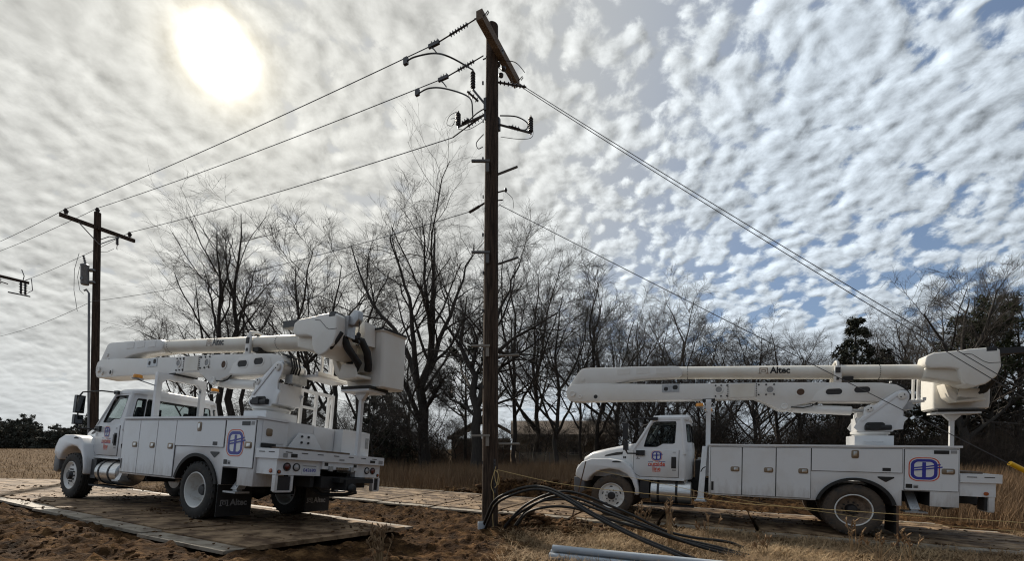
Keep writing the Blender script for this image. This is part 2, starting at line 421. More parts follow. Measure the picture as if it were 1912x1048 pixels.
# ------------------------------------------------------------------ ground
def build_ground():
    def axis(parts): return np.concatenate(parts)
    xs = axis([-np.geomspace(900, 17, 40)[:-1], np.arange(-17, 15, .05), np.geomspace(15, 900, 40)])
    ys = axis([np.linspace(-400, -20, 8), np.linspace(-12, 4, 10), np.arange(4.4, 9.5, .04), np.arange(9.5, 17, .07), np.geomspace(17, 60, 60), np.geomspace(64, 1500, 30)])
    X, Y = np.meshgrid(xs, ys); nx, ny = len(xs), len(ys)
    Z = ground_h(X, Y)
    # the level drops gently away far behind so that nothing pokes over the horizon
    Z = np.where(np.hypot(X, Y) > 130, Z-.2, Z)
    V = np.stack([X.ravel(), Y.ravel(), Z.ravel()], 1)
    i = np.arange((nx-1)*(ny-1)); r, c = i//(nx-1), i % (nx-1); a = r*nx+c
    F = np.stack([a, a+1, a+nx+1, a+nx], 1)
    m = bpy.data.materials.new('ground_soil'); m.use_nodes = True; nt = m.node_tree; L = nt.links; b = nt.nodes['Principled BSDF']
    at = nt.nodes.new('ShaderNodeAttribute'); at.attribute_name = 'straw'
    tc = nt.nodes.new('ShaderNodeTexCoord')
    def noise(sc, det, ro=.6):
        n = nt.nodes.new('ShaderNodeTexNoise'); L.new(tc.outputs['Object'], n.inputs['Vector']); n.inputs['Scale'].default_value = sc
        n.inputs['Detail'].default_value = det; n.inputs['Roughness'].default_value = ro; return n.outputs['Fac']
    def ramp(f, stops):
        r_ = nt.nodes.new('ShaderNodeValToRGB'); L.new(f, r_.inputs[0]); e = r_.color_ramp.elements
        e[0].position, e[0].color = stops[0][0], (*stops[0][1], 1); e[1].position, e[1].color = stops[-1][0], (*stops[-1][1], 1)
        for p, c_ in stops[1:-1]: q = e.new(p); q.color = (*c_, 1)
        return r_.outputs[0]
    mud = ramp(noise(3.2, 10, .68), [(.36, (.015,.0075,.0035)), (.47, (.045,.023,.010)), (.55, (.085,.045,.019)), (.68, (.19,.108,.048))])
    straw = ramp(noise(9, 6, .7), [(.34, (.040,.022,.012)), (.5, (.115,.070,.035)), (.66, (.26,.18,.095))])
    mx = nt.nodes.new('ShaderNodeMix'); mx.data_type = 'RGBA'
    ma = nt.nodes.new('ShaderNodeMath'); ma.operation = 'ADD'; L.new(at.outputs['Fac'], ma.inputs[0])
    ms = nt.nodes.new('ShaderNodeMapRange'); L.new(noise(2.2, 6), ms.inputs[0]); ms.inputs[1].default_value = .3; ms.inputs[2].default_value = .7; ms.inputs[3].default_value = -.45; ms.inputs[4].default_value = .35
    L.new(ms.outputs[0], ma.inputs[1]); ma.use_clamp = True
    L.new(ma.outputs[0], mx.inputs[0]); L.new(mud, mx.inputs[6]); L.new(straw, mx.inputs[7]); L.new(mx.outputs[2], b.inputs['Base Color'])
    rr = nt.nodes.new('ShaderNodeMapRange'); L.new(noise(1.1, 5), rr.inputs[0]); rr.inputs[1].default_value = .35; rr.inputs[2].default_value = .6; rr.inputs[3].default_value = .75; rr.inputs[4].default_value = .9
    L.new(rr.outputs[0], b.inputs['Roughness']); b.inputs['Specular IOR Level'].default_value = .05
    bp = nt.nodes.new('ShaderNodeBump'); bp.inputs['Strength'].default_value = 1.0; bp.inputs['Distance'].default_value = .07
    L.new(noise(16, 8, .65), bp.inputs['Height']); L.new(bp.outputs[0], b.inputs['Normal'])
    me = np_mesh('ground', V, F, m, smooth=True)
    a_ = me.attributes.new('straw', 'FLOAT', 'POINT'); a_.data.foreach_set('value', straw_mask(X, Y).ravel().astype(np.float32))
    tag(mesh_obj('ground', me), kind='structure')
build_ground()

# ------------------------------------------------------------------ ground protection mats under and between the trucks
def build_mats():
    cnt = {}
    for idx, (k, u0, u1, v0, v1) in enumerate(MAT_RECTS):
        T = T_L if k == 'L' else T_R
        rng = random.Random(idx*7+3)
        w, l = u1-u0-.03, v1-v0
        root = empty('ground_mat'); M4 = T.copy()
        mid = T @ Vector(((u0+u1)/2, -(v0+v1)/2, 0))
        M4.translation = mid; root.matrix_world = M4 @ Matrix.Rotation(R(rng.uniform(-.9, .9)), 4, 'Z')
        root.location.z += rng.uniform(-.006, .004) if (u1 < -.5 or k == 'R') else 0
        b = B()
        nseg = 7
        # panel with a slightly uneven top, welded lips on both ends
        b.box(-w/2, w/2, -l/2+.30, l/2-.30, -MAT_T, -.002, .012)
        b.build('panel', MATS['mat_top'], root)
        for s in (-1, 1):
            b = B(); y0, y1 = sorted((s*(l/2-.30), s*(l/2)))
            b.box(-w/2+rng.uniform(0,.04), w/2-rng.uniform(0,.04), y0+(.004 if s > 0 else 0), y1-(0 if s > 0 else .004), -MAT_T+.0, -.022, .010)
            b.build('lip', MATS['mat_lip'], root)
        # cleats moulded in the top
        b = B()
        for q in range(4):
            yy = -l/2+.55+(l-1.1)*(q+.5)/4
            b.box(-w/2+.12, w/2-.12, yy-.02, yy+.02, -.004, .006, .004)
        b.build('cleat_row', MATS['mat_top'], root)
        if k == 'L':
            names = {7:'nearest mud stained mat in the row under the left truck, corner towards the pole', 6:'mud stained mat under the left truck rear wheels, second nearest of its row',
                     5:'mud stained mat under the left truck side boxes, third nearest of its row', 4:'mud stained mat under the left truck cab, fourth nearest of its row'}
            order = ['fourth','third','second','first']
            lab = names.get(idx) or 'muddy ground mat, %s ahead of the left truck front wheels' % order[idx]; grp = 'ground mats of the left track'
        else:
            j = idx-8
            names = {10:'short end mat of the right track beyond the right truck tail', 9:'mud stained mat under the right truck rear wheels', 8:'muddy mat just ahead of the right truck rear wheels',
                     7:'muddy mat under the right truck fuel tank', 6:'sunlit mat under the right truck front wheels'}
            order = ['sixth','fifth','fourth','third','second','first']
            lab = names.get(j) or 'sunlit muddy mat behind the tall pole, %s ahead of the right truck' % order[j]; grp = 'ground mats of the right track'
        tag(root, lab, 'ground mat', grp)
mat('mat_lip', (.27,.235,.185), .6, col2=(.10,.07,.045), scale=4, lo=.45, hi=.65, bump=.3, bscale=30)
build_mats()
# ------------------------------------------------------------------ bucket truck (frame: u back from front axle, v left, w up)
def text_mesh(name, s, o, right, up, size, mtl, parent, bold=.0, align='CENTER', sx=1.):
    cu = bpy.data.curves.new(name, 'FONT'); cu.body = s; cu.size = 1.0; cu.align_x = align; cu.align_y = 'CENTER'; cu.offset = bold; cu.resolution_u = 3
    ob = bpy.data.objects.new(name, cu); COL.objects.link(ob); bpy.context.view_layer.update()
    me = bpy.data.meshes.new_from_object(ob.evaluated_get(bpy.context.evaluated_depsgraph_get()))
    bpy.data.objects.remove(ob)
    o, right, up = Vector(o), Vector(right), Vector(up)
    for v in me.vertices:
        p = o+right*(v.co.x*size*sx)+up*(v.co.y*size); v.co = (p.x, -p.y, p.z)
    me.materials.clear(); me.name = name
    return mesh_obj(name, me, MATS[mtl], parent)
def rrect(cx, cy, w, h, r, n=6):
    out = []
    for qx, qy, a0 in ((1,1,0),(-1,1,90),(-1,-1,180),(1,-1,270)):
        for k in range(n+1):
            a = R(a0+90*k/n); out.append((cx+qx*(w/2-r)+r*math.cos(a), cy+qy*(h/2-r)+r*math.sin(a)))
    return out
def flat_ring(b, o, i, v):
    a = [b.bm.verts.new((p[0], v, p[1])) for p in o]; c = [b.bm.verts.new((p[0], v, p[1])) for p in i]; n = len(a)
    for k in range(n): b.bm.faces.new((a[k], a[(k+1) % n], c[(k+1) % n], c[k]))
def flat_poly(b, p, v): b.bm.faces.new([b.bm.verts.new((q[0], v, q[1])) for q in p])
def emblem(par, u, v, w, s):
    """rounded square badge with a pole and two wires; s = height"""
    b = B(True); flat_ring(b, rrect(u, w, s, s, s*.30), rrect(u, w, s*.93, s*.93, s*.275), v); b.build('emblem_outline', MATS['decal_red'], par, False)
    b = B(True); flat_ring(b, rrect(u, w, s*.86, s*.86, s*.25), rrect(u, w, s*.64, s*.64, s*.15), v)
    flat_poly(b, [(u-s*.06, w-s*.36), (u+s*.06, w-s*.36), (u+s*.06, w+s*.30), (u-s*.06, w+s*.30)], v+.002)
    for k, dy in enumerate((0, -.10)):
        x0, y0, x1, y1 = u-s*.34, w+s*(.06+dy), u+s*(.52+.06*k), w+s*(.21+dy)
        t = s*.026; xm, ym = u+s*.1, (y0+y1)/2-s*.01
        flat_poly(b, [(x0, y0-t), (xm, ym-t), (x1, y1-t), (x1, y1+t), (xm, ym+t), (x0, y0+t)], v+.003+.001*k)
    b.build('emblem', MATS['decal_blue'], par, False)
def maker_mark(par, o, right, up, s, mtl_mark, mtl_text):
    """lift-maker wordmark: small bracket symbol and the word"""
    o, right, up = Vector(o), Vector(right), Vector(up); b = B(True)
    def bar(x0, x1, y0, y1):
        ps = [o+right*(x*s)+up*(y*s) for x, y in ((x0,y0),(x1,y0),(x1,y1),(x0,y1))]
        b.bm.faces.new([b.bm.verts.new(p) for p in ps])
    for q in ((-2.05,-1.0,.28,.40),(-2.05,-1.93,-.36,.28),(-1.12,-1.0,-.36,.28),(-1.80,-1.25,.06,.16),(-1.80,-1.70,-.16,.06),(-1.35,-1.25,-.16,.06),(-1.80,-1.25,-.24,-.16),(-2.15,-1.8,-.46,-.36),(-1.25,-.9,-.46,-.36)): bar(*q)
    b.build('maker_symbol', MATS[mtl_mark], par, False)
    text_mesh('maker_name', 'Altec', o+right*(s*.50), right, up, s*1.22, mtl_text, par, .036, sx=.92)
def framed(b, c, hole, th, n=56):
    """window frame between the quad c (4 corners: bl, br, tr, tl) and a hole polygon given in 0..1 coordinates; returns hole outline points"""
    c = [Vector(p) for p in c]; nrm = (c[1]-c[0]).cross(c[3]-c[0]).normalized()
    bil = lambda s, t: (c[0]*(1-s)+c[1]*s)*(1-t)+(c[3]*(1-s)+c[2]*s)*t
    hx = sum(p[0] for p in hole)/len(hole); hy = sum(p[1] for p in hole)/len(hole)
    sq = [(0,0),(1,0),(1,1),(0,1)]
    def hit(poly, a):
        dx, dy = math.cos(a), math.sin(a); best = None
        for (x0, y0), (x1, y1) in zip(poly, poly[1:]+poly[:1]):
            ex, ey = x1-x0, y1-y0; den = dx*ey-dy*ex
            if abs(den) < 1e-9: continue
            t = ((x0-hx)*ey-(y0-hy)*ex)/den; q = ((x0-hx)*dy-(y0-hy)*dx)/den
            if t > 0 and -1e-6 <= q <= 1+1e-6: best = t if best is None else max(best, t)
        return (hx+dx*best, hy+dy*best)
    angs = sorted([6.283185*k/n for k in range(n)]+[math.atan2(p[1]-hy, p[0]-hx) % 6.283185 for p in sq])
    O = [bil(*hit(sq, a)) for a in angs]; I = [bil(*hit(hole, a)) for a in angs]
    m = len(angs); vs = [[b.bm.verts.new(p-nrm*d) for p in ring] for d in (0, th) for ring in (O, I)]
    for k in range(m):
        j = (k+1) % m
        b.bm.faces.new((vs[0][k], vs[0][j], vs[1][j], vs[1][k])); b.bm.faces.new((vs[2][k], vs[3][k], vs[3][j], vs[2][j]))
        b.bm.faces.new((vs[1][k], vs[1][j], vs[3][j], vs[3][k])); b.bm.faces.new((vs[0][k], vs[2][k], vs[2][j], vs[0][j]))
    return I, nrm
def pane(par, I, nrm, name='window_pane', t=.004, depth=.022):
    b = B(True); a = [b.bm.verts.new(p-nrm*depth) for p in I]; c = [b.bm.verts.new(p-nrm*(depth+t)) for p in I]; m = len(I)
    b.bm.faces.new(a); b.bm.faces.new(c[::-1])
    for k in range(m): b.bm.faces.new((a[k], c[k], c[(k+1) % m], a[(k+1) % m]))
    g = b.build(name, MATS['glass_dark'], par, False)
    # rubber gasket round the pane
    b = B(True); cen = sum(I, Vector())/m
    b.tube([p-nrm*.012+(cen-p).normalized()*.006 for p in I]+[I[0]-nrm*.012+(cen-I[0]).normalized()*.006], .014, 5, False); b.build('gasket', MATS['black_rubber'], par)
    return g

def make_wheel(par, u, v, s, rear, muddy=False):
    """s = +1 outer face to the left"""
    c = (u, v, .52); b = B(True)
    if not rear:
        prof = [(.135,.318),(.125,.300),(.105,.288),(.090,.262),(.098,.215),(.105,.190),(.105,.120),(.115,.112),(.115,.0)]
    else:
        prof = [(.135,.318),(.128,.300),(.10,.288),(.02,.276),(-.05,.262),(-.085,.235),(-.090,.17),(-.085,.105),(-.07,.0)]
    b.lathe([(a*s+v, r) for a, r in prof], (u, 0, .52), 'v', 40)
    b.lathe([(s*.128+v, .305), (s*.140+v, .312), (s*.136+v, .322), (s*.120+v, .322), (-s*.12+v, .30), (-s*.13+v, .0)], (u, 0, .52), 'v', 40)
    wh = b.build('wheel', MATS['rim_white'], par, origin=c)
    if rear:
        b = B(True); b.lathe([(s*.133+v,.300),(s*.142+v,.305),(s*.146+v,.318),(s*.138+v,.326),(s*.128+v,.322)], (u,0,.52), 'v', 40, True); q_ = b.build('rim_flange', MATS['rim_white'], wh, origin=c); q_.location = (0,0,0)
    # tyre
    b = B(True); hw = .138
    tp = [(-.115,.300),(-.140,.335),(-.150,.39),(-.142,.45),(-.122,.495),(-.108,.512)]
    tread = []
    for k in range(5):
        a0 = -.105+k*.0425; tread += [(a0, .521), (a0+.032, .521), (a0+.034, .508), (a0+.0405, .508)]
    tread = tread[:-2]
    prof = tp+tread+[(-a, r) for a, r in tp[::-1]]
    b.lathe([(a+v, r) for a, r in prof], (u, 0, .52), 'v', 56)
    for k in range(56):                                       # shoulder lugs
        a = 6.283185*k/56
        for sd in (-1, 1):
            if k % 2 == 0:
                ca, sa = math.cos(a), math.sin(a); q = []
                for (rr_, dt) in ((.486,-.018),(.486,.018),(.514,.018),(.514,-.018)):
                    q.append((u+rr_*ca-dt*sa, .52+rr_*sa+dt*ca))
                x0, x1 = v+sd*.118, v+sd*.132
                b.hexa([(q[i][0], x0 if i2 == 0 else x1, q[i][1]) for i2 in (0, 1) for i in range(4)])
    ty = b.build('tyre', MATS['tyre_muddy' if muddy else 'tyre_rubber'], wh, origin=c); ty.location = (0,0,0)
    # hub, lug nuts and hand holes
    b = B(True); f = .105 if not rear else -.088
    hp = [(f, .098), (f+.05, .094), (f+.075, .075), (f+.08, .0)] if not rear else [(f,.105),(f+.10,.100),(f+.125,.08),(f+.13,.0)]
    b.lathe([(a*s+v, r) for a, r in hp], (u, 0, .52), 'v', 20)
    h = b.build('hub', MATS['black_plastic'], wh, origin=c); h.location = (0,0,0)
    b = B(True)
    for k in range(10):
        a = 6.283185*k/10; p = (u+.143*math.cos(a), v+s*f, .52+.143*math.sin(a))
        b.cyl(p, (p[0], p[1]+s*.030, p[2]), .017, .015, 8)
    h = b.build('lug_nuts', MATS['seam_dark'], wh, origin=c); h.location = (0,0,0)
    if not rear:
        for k in range(5):
            a = 6.283185*(k+.3)/5; b = B(True); pc = Vector((u+.232*math.cos(a), 0, .52+.232*math.sin(a))); e1 = Vector((math.cos(a),0,math.sin(a))); e2 = Vector((-math.sin(a),0,math.cos(a)))
            y = v+s*.0985
            b.bm.faces.new([b.bm.verts.new(Vector((0,y,0))+pc+e1*(.017*math.cos(t))+e2*(.042*math.sin(t))) for t in [6.283185*i/14 for i in range(14)]])
            h = b.build('hand_hole', MATS['seam_dark'], wh, False, origin=c); h.location = (0,0,0)
    return wh

def make_truck():
    t = empty('bucket_truck'); P = MATS['white_paint']; F = True
    def bb(name, mtl, *args, par=None, bev=.012, **k): return B(F).box(*args, bev, **k).build(name, MATS[mtl], par or t)
    def pr(name, mtl, poly, v0, v1, bev=.012, par=None, axis='v', seg=2): return B(F).prism(poly, v0, v1, bev, axis, seg).build(name, MATS[mtl], par or t)
    # ---- chassis
    for s in (1, -1):
        bb('frame_rail', 'frame_black', -.75, 6.95, s*.37, s*.45, .70, .97)
    bb('underbody', 'frame_black', 2.35, 6.45, -.60, .60, .84, 1.0)
    bb('engine_block', 'frame_black', -.55, .55, -.36, .36, .62, 1.2)
    b = B(F); b.cyl((0,-1.0,.52), (0,1.0,.52), .06); b.box(-.1,.1,-.9,.9,.40,.50,.02); b.build('front_axle', MATS['frame_black'], t)
    b = B(F); b.cyl((WB,-1.0,.52), (WB,1.0,.52), .10); b.lathe([(-.22,.0),(-.2,.12),(0,.2),(.2,.12),(.22,0)], (WB,0,.52), 'v', 16)
    b.cyl((1.2,0,.72), (WB,0,.58), .05); b.build('rear_axle', MATS['frame_black'], t)
    b = B(F); b.prism([(-.99,.58),(-.80,.55),(-.70,.62),(-.70,.95),(-.99,.97)], -1.16, 1.16, .03); bu = b.build('front_bumper', MATS['bumper_grey'], t)
    # ---- wheels
    for s in (1, -1):
        make_wheel(t, 0, s*1.045, s, False)
        make_wheel(t, WB, s*1.055, s, True); make_wheel(t, WB, s*.74, -s, True)
    # ---- hood
    b = B(F); secs = [(-.90,.58,.98,1.40),(-.86,.66,.98,1.48),(-.62,.74,.98,1.62),(-.2,.80,.98,1.72),(.2,.86,.98,1.80),(.44,.92,.98,1.84)]; rings = []
    for u, hw, w0, w1 in secs:
        r_ = .16; q = [(-hw, w0)]
        for k in range(6): a = R(180-90*k/5); q.append((-hw+r_+r_*math.cos(a), w1-r_*.75+r_*.75*math.sin(a)))
        q.append((0, w1+.025))
        for k in range(6): a = R(90-90*k/5); q.append((hw-r_+r_*math.cos(a), w1-r_*.75+r_*.75*math.sin(a)))
        q.append((hw, w0)); rings.append([(u, x, y) for x, y in q])
    b.rings(rings); hood = b.build('hood', P, t)
    for s in (1, -1):                                          # slanting air intake and badge on each hood side
        b = B(F); b.bm.faces.new([b.bm.verts.new((u, s*(hw+.006), w)) for u, hw, w in ((-.28,.792,1.50),(-.24,.797,1.545),(.05,.833,1.62),(.22,.862,1.635),(.20,.862,1.565),(.0,.827,1.535))])
        b.build('air_intake', MATS['seam_dark'], hood, False)
    text_mesh('badge', 'MV', (.30,.885,1.49), (1,0,0), (0,0,1), .085, 'decal_black', hood, .03, sx=1.3)
    # grille and headlights
    bb('grille', 'black_plastic', -.915, -.86, -.48, .48, 1.0, 1.36)
    for s in (1, -1):
        # fender over the front wheel
        outer = [(-.95,.99),(-.93,1.16),(-.78,1.36),(-.5,1.455),(-.1,1.46),(.25,1.41),(.47,1.25),(.60,1.0),(.66,.75),(.67,.57)]
        inner = [(.58,.57),(.57,.74),(.50,.93),(.38,1.07),(.18,1.17),(-.05,1.20),(-.28,1.16),(-.47,1.06),(-.58,.96),(-.62,.86)]
        fd = pr('fender', 'white_paint', outer+inner+[(-.72,.86)], s*.66, s*1.19, .035, seg=3)
        pr('fender_liner', 'black_rubber', [(q[0]*.985, q[1]-.012) for q in inner], s*.60, s*.70, 0, par=fd)
        b = B(F); b.hexa([(-.955,s*.70,1.10),(-.955,s*1.10,1.12),(-.80,s*1.175,1.14),(-.80,s*.70,1.10),(-.93,s*.70,1.28),(-.90,s*1.08,1.28),(-.76,s*1.16,1.30),(-.76,s*.70,1.28)], .02)
        b.build('headlight', MATS['clear_lens'], fd)
        b = B(F); b.bm.faces.new([b.bm.verts.new((u, s*1.194, w)) for u, w in [(.12+.12*math.cos(a), 1.415-.05+.045*math.sin(a)) for a in [math.pi*k/10 for k in range(11)]]]); b.build('marker', MATS['seam_dark'], fd, False)
    # cowl and wipers zone
    pr('cowl', 'white_paint', [(.42,1.0),(.42,1.80),(.52,1.86),(.62,1.80),(.62,1.0)], -.93, .93, .02)
    # ---- cab
    b = B(F)
    b.prism([(.46,-.98),(.46,.98),(.50,1.0),(1.68,1.0),(1.72,.98),(1.84,.76),(1.86,.70),(1.86,-.70),(1.84,-.76),(1.72,-.98),(1.68,-1.0),(.50,-1.0)], .98, 1.72, .012, axis='w')
    cab = b.build('cab', P, t)
    bl, br, tr_, tl = (.46,1.0,1.70), (1.72,1.0,1.70), (1.64,.87,2.46), (.95,.87,2.46)
    side_hole = [(.20,.08),(.46,.08),(.56,.19),(.76,.19),(.80,.22),(.80,.92),(.12,.92),(.055,.85)]
    rear_hole = rrect(.5,.54,.985,.60,.015,4)
    front_hole = rrect(.5,.5,.90,.84,.06,4)
    mir = lambda p: (p[0], -p[1], p[2]); br2, tr2 = (1.86,.74,1.70), (1.78,.66,2.46); corner_hole = [(.34,.28),(.40,.24),(.985,.24),(.985,.84),(.42,.84),(.34,.78)]
    quads = [('left', [bl, br, tr_, tl], side_hole), ('right', [mir(br), mir(bl), mir(tl), mir(tr_)], [(1-x, y) for x, y in side_hole][::-1]),
             ('rear', [br2, mir(br2), mir(tr2), tr2], rear_hole), ('corner', [br, br2, tr2, tr_], corner_hole), ('corner', [mir(br2), mir(br), mir(tr_), mir(tr2)], corner_hole), ('front', [mir(bl), bl, tl, mir(tl)], front_hole)]
    for nm, q, hole in quads:
        # outward normal check: quads are listed so that the normal points out of the cab in the mirrored frame
        b = B(F); I, nrm = framed(b, q, hole, .05)
        cen = sum((Vector(p) for p in q), Vector())/4-Vector((1.2,0,2.1))
        if nrm.dot(cen) < 0:
            b.bm.free(); b = B(F); q2 = [q[1], q[0], q[3], q[2]]; I, nrm = framed(b, q2, [(1-x, y) for x, y in hole][::-1], .05)
        fr = b.build({'left':'side_window_frame','right':'side_window_frame','rear':'rear_window_frame','corner':'corner_window_frame','front':'windshield_frame'}[nm], P, cab)
        pane(fr, I, nrm, 'windshield' if nm == 'front' else 'window_pane')
    for s in (1, -1):
        B(F).tube([(1.70, s*.975, 1.60), (1.695, s*.972, 1.72), (1.62, s*.845, 2.46)], .050, 10).build('pillar', P, cab)
        B(F).tube([(.49, s*.972, 1.66), (.96, s*.845, 2.46)], .05, 10).build('pillar', P, cab)
    # roof: crowned cap
    b = B(F); rings = []
    for du, dw, hw in ((0,2.44,.885),(0,2.50,.88),(.03,2.545,.83),(.10,2.57,.70),(.22,2.585,.45)):
        u0, u1 = .90+du, 1.80-du*.6; r_ = .20; n = 5; ring = []
        for cu, cv, a0 in ((u1-r_, hw-r_, 0),(u0+r_, hw-r_, 90),(u0+r_, -hw+r_, 180),(u1-r_, -hw+r_, 270)):
            for k in range(n+1): a = R(a0+90*k/n); ring.append((cu+r_*math.cos(a), cv+r_*math.sin(a), dw))
        rings.append(ring)
    b.rings(rings); b.build('roof', P, cab)
    for s in (1, -1):                                          # doors
        dpoly = [(.50,1.12),(.66,1.03),(1.56,1.03),(1.57,1.70),(.52,1.70)]
        d = pr('door', 'white_paint', dpoly, s*.985, s*1.018, .012)
        pr('door_seal', 'seam_dark', [(.492,1.116),(.656,1.022),(1.568,1.022),(1.579,1.70),(.512,1.70)], s*.984, s*1.006, 0, par=d)
        b = B(F); b.box(1.40,1.51,s*1.016,s*1.026,1.25,1.53,.008); b.build('handle_recess', MATS['seam_dark'], d)
        b = B(F); b.box(1.425,1.485,s*1.027,s*1.055,1.29,1.49,.014); b.build('handle', MATS['black_plastic'], d)
        bb('step_sill', 'white_paint', .60, 1.70, s*.80, s*1.03, .955, .985, bev=.008)
        # mirrors on a bowed arm
        b = B(F); b.tube([(.97,s*.88,2.47),(.75,s*1.08,2.48),(.42,s*1.28,2.42),(.36,s*1.30,2.34)], .016, 8)
        b.tube([(.36,s*1.30,1.70),(.40,s*1.28,1.60),(.62,s*1.06,1.60)], .020, 8); b.tube([(.36,s*1.30,2.34),(.36,s*1.30,1.66)], .014, 8)
        b.box(.57,.78,s*1.012,s*1.06,1.55,1.68,.02); b.box(.90,1.06,s*.84,s*.92,2.43,2.51,.02)
        arm = b.build('mirror_arm', MATS['black_plastic'], t)
        b = B(F); b.box(.30,.42,s*1.22,s*1.37,1.94,2.34,.035,seg=3); m1 = b.build('mirror', MATS['black_plastic'], arm)
        b = B(F); b.box(.421,.424,s*1.235,s*1.355,1.97,2.31,.0); b.build('mirror_glass', MATS['mirror_glass'], arm)
        b = B(F); b.box(.31,.42,s*1.22,s*1.37,1.68,1.90,.04,seg=3); b.build('mirror', MATS['black_plastic'], arm)
        b = B(F); b.box(.421,.424,s*1.235,s*1.355,1.71,1.87,.0); b.build('mirror_glass', MATS['mirror_glass'], arm)
    dl = [o for o in t.children if o.name.startswith('door')][0]
    emblem(dl, 1.06, 1.0215, 1.55, .245)
    text_mesh('lettering', 'THE', (1.06,1.0215,1.405), (1,0,0), (0,0,1), .040, 'decal_red', dl, .01)
    text_mesh('lettering', 'outside', (1.06,1.0215,1.345), (1,0,0), (0,0,1), .145, 'decal_red', dl, .022, sx=.92)
    text_mesh('lettering', 'line', (1.06,1.0215,1.228), (1,0,0), (0,0,1), .145, 'decal_red', dl, .022, sx=.95)
    text_mesh('lettering', 'COMPANY', (1.06,1.0215,1.160), (1,0,0), (0,0,1), .040, 'decal_red', dl, .01)
    b = B(F)
    for u0, u1, w in ((.855,.975,1.400),(1.105,1.265,1.400),(.855,.945,1.292),(.985,1.265,1.292)): flat_poly(b, [(u0,w),(u1,w),(u1,w+.012),(u0,w+.012)], 1.0215)
    b.build('stripe', MATS['decal_blue'], dl, False)
    b = B(F)
    for (u0,u1,w0,w1) in ((.57,.66,1.46,1.475),(.585,.625,1.485,1.52),(1.43,1.50,1.62,1.628),(1.43,1.50,1.64,1.648),(1.42,1.51,1.19,1.22)): flat_poly(b, [(u0,w0),(u1,w0),(u1,w1),(u0,w1)], 1.0215)
    b.build('sticker', MATS['decal_grey'], dl, False)
    # interior
    b = B(F); b.box(.52,1.66,-.94,.94,1.724,1.735); b.prism([(.55,1.736),(.55,1.86),(.72,1.90),(.82,1.84),(.82,1.736)], -.92, .92, .02); b.build('dashboard', MATS['interior'], cab)
    for s in (.48, -.48):
        b = B(F); b.hexa([(1.34,s-.25,1.74),(1.50,s-.25,1.74),(1.50,s+.25,1.74),(1.34,s+.25,1.74),(1.44,s-.22,2.16),(1.55,s-.22,2.16),(1.55,s+.22,2.16),(1.44,s+.22,2.16)], .05, 3)
        b.box(1.47,1.56,s-.14,s+.14,2.15,2.34,.04,seg=3); b.build('seat', MATS['interior'], cab)
    b = B(F); b.lathe([(.2*0+x, y) for x, y in [(.012*math.cos(a), .20+.012*math.sin(a)) for a in [6.283185*k/8 for k in range(8)]]], (0,0,0), 'u', 24, True)
    bmesh.ops.rotate(b.bm, cent=(0,0,0), matrix=Matrix.Rotation(R(-28), 3, 'Y'), verts=b.bm.verts); bmesh.ops.translate(b.bm, vec=(.98,.48,1.92), verts=b.bm.verts)
    b.cyl((.98,.48,1.92),(.80,.48,1.82),.03); b.build('steering_wheel', MATS['interior'], cab)
    # ---- fuel tank, battery box, exhaust
    for s in (1, -1):
        b = B(F); b.lathe([(.92,.0),(.925,.24),(.94,.275),(1.84,.275),(1.865,.24),(1.87,.0)], (0,s*.84,.66), 'u', 28); tk = b.build('fuel_tank', MATS['aluminium'], t)
        for u in (1.08, 1.50):
            b = B(F); b.lathe([(u,.272),(u,.283),(u+.055,.283),(u+.055,.272)], (0,s*.84,.66), 'u', 28); b.build('strap', MATS['frame_black'], tk)
        b = B(F); b.cyl((1.72,s*.90,.92),(1.72,s*.93,.985),.05,.05,14); b.build('filler_cap', MATS['aluminium'], tk)
        bb('battery_box', 'black_plastic', .68, .90, s*.62, s*1.08, .50, .92, bev=.02)
        b = B(F); b.box(.70,1.92,s*.80,s*1.10,.335,.365,.006); b.build('step', MATS['frame_black'], t)
    b = B(F); b.cyl((2.0,-.72,.8),(2.0,-.72,1.5),.06); b.build('exhaust_stack', MATS['galvanised'], t)
    bb('cab_back_equipment', 'frame_black', 1.92, 2.15, -.55, .55, .95, 1.45, bev=.03)
    # ---- front outrigger leg
    for s in (1, -1):
        b = B(F); b.hexa([(2.00,s*1.02,.62),(2.13,s*1.02,.62),(2.13,s*1.12,.62),(2.00,s*1.12,.62),(2.08,s*.72,1.80),(2.19,s*.72,1.80),(2.19,s*.84,1.80),(2.08,s*.84,1.80)], .012); b.build('outrigger_leg', P, t)
        b = B(F); b.hexa([(1.96,s*.98,.53),(2.16,s*.98,.53),(2.16,s*1.16,.53),(1.96,s*1.16,.53),(2.0,s*1.02,.62),(2.13,s*1.02,.62),(2.13,s*1.12,.62),(2.0,s*1.12,.62)], .01); b.box(1.93,2.19,s*.95,s*1.19,.505,.532,.006); b.build('outrigger_foot', MATS['galvanised'], t)
        b = B(F); b.tube([(2.06,s*1.13,1.20),(2.10,s*1.16,1.28),(2.16,s*1.14,1.32)], .012, 6); b.build('grab_latch', MATS['black_plastic'], t)
    # ---- service body
    arch = [(WB+.64*math.cos(R(a)), .52+.62*math.sin(R(a))) for a in range(165, 12, -9)]
    outline = [(2.23,.68)]+[(WB-.655,.68)]+arch[1:]+[(5.60,.66),(5.68,.66),(5.68,.965),(6.10,.965),(6.10,.68),(6.52,.68),(6.52,1.81),(2.23,1.81)]
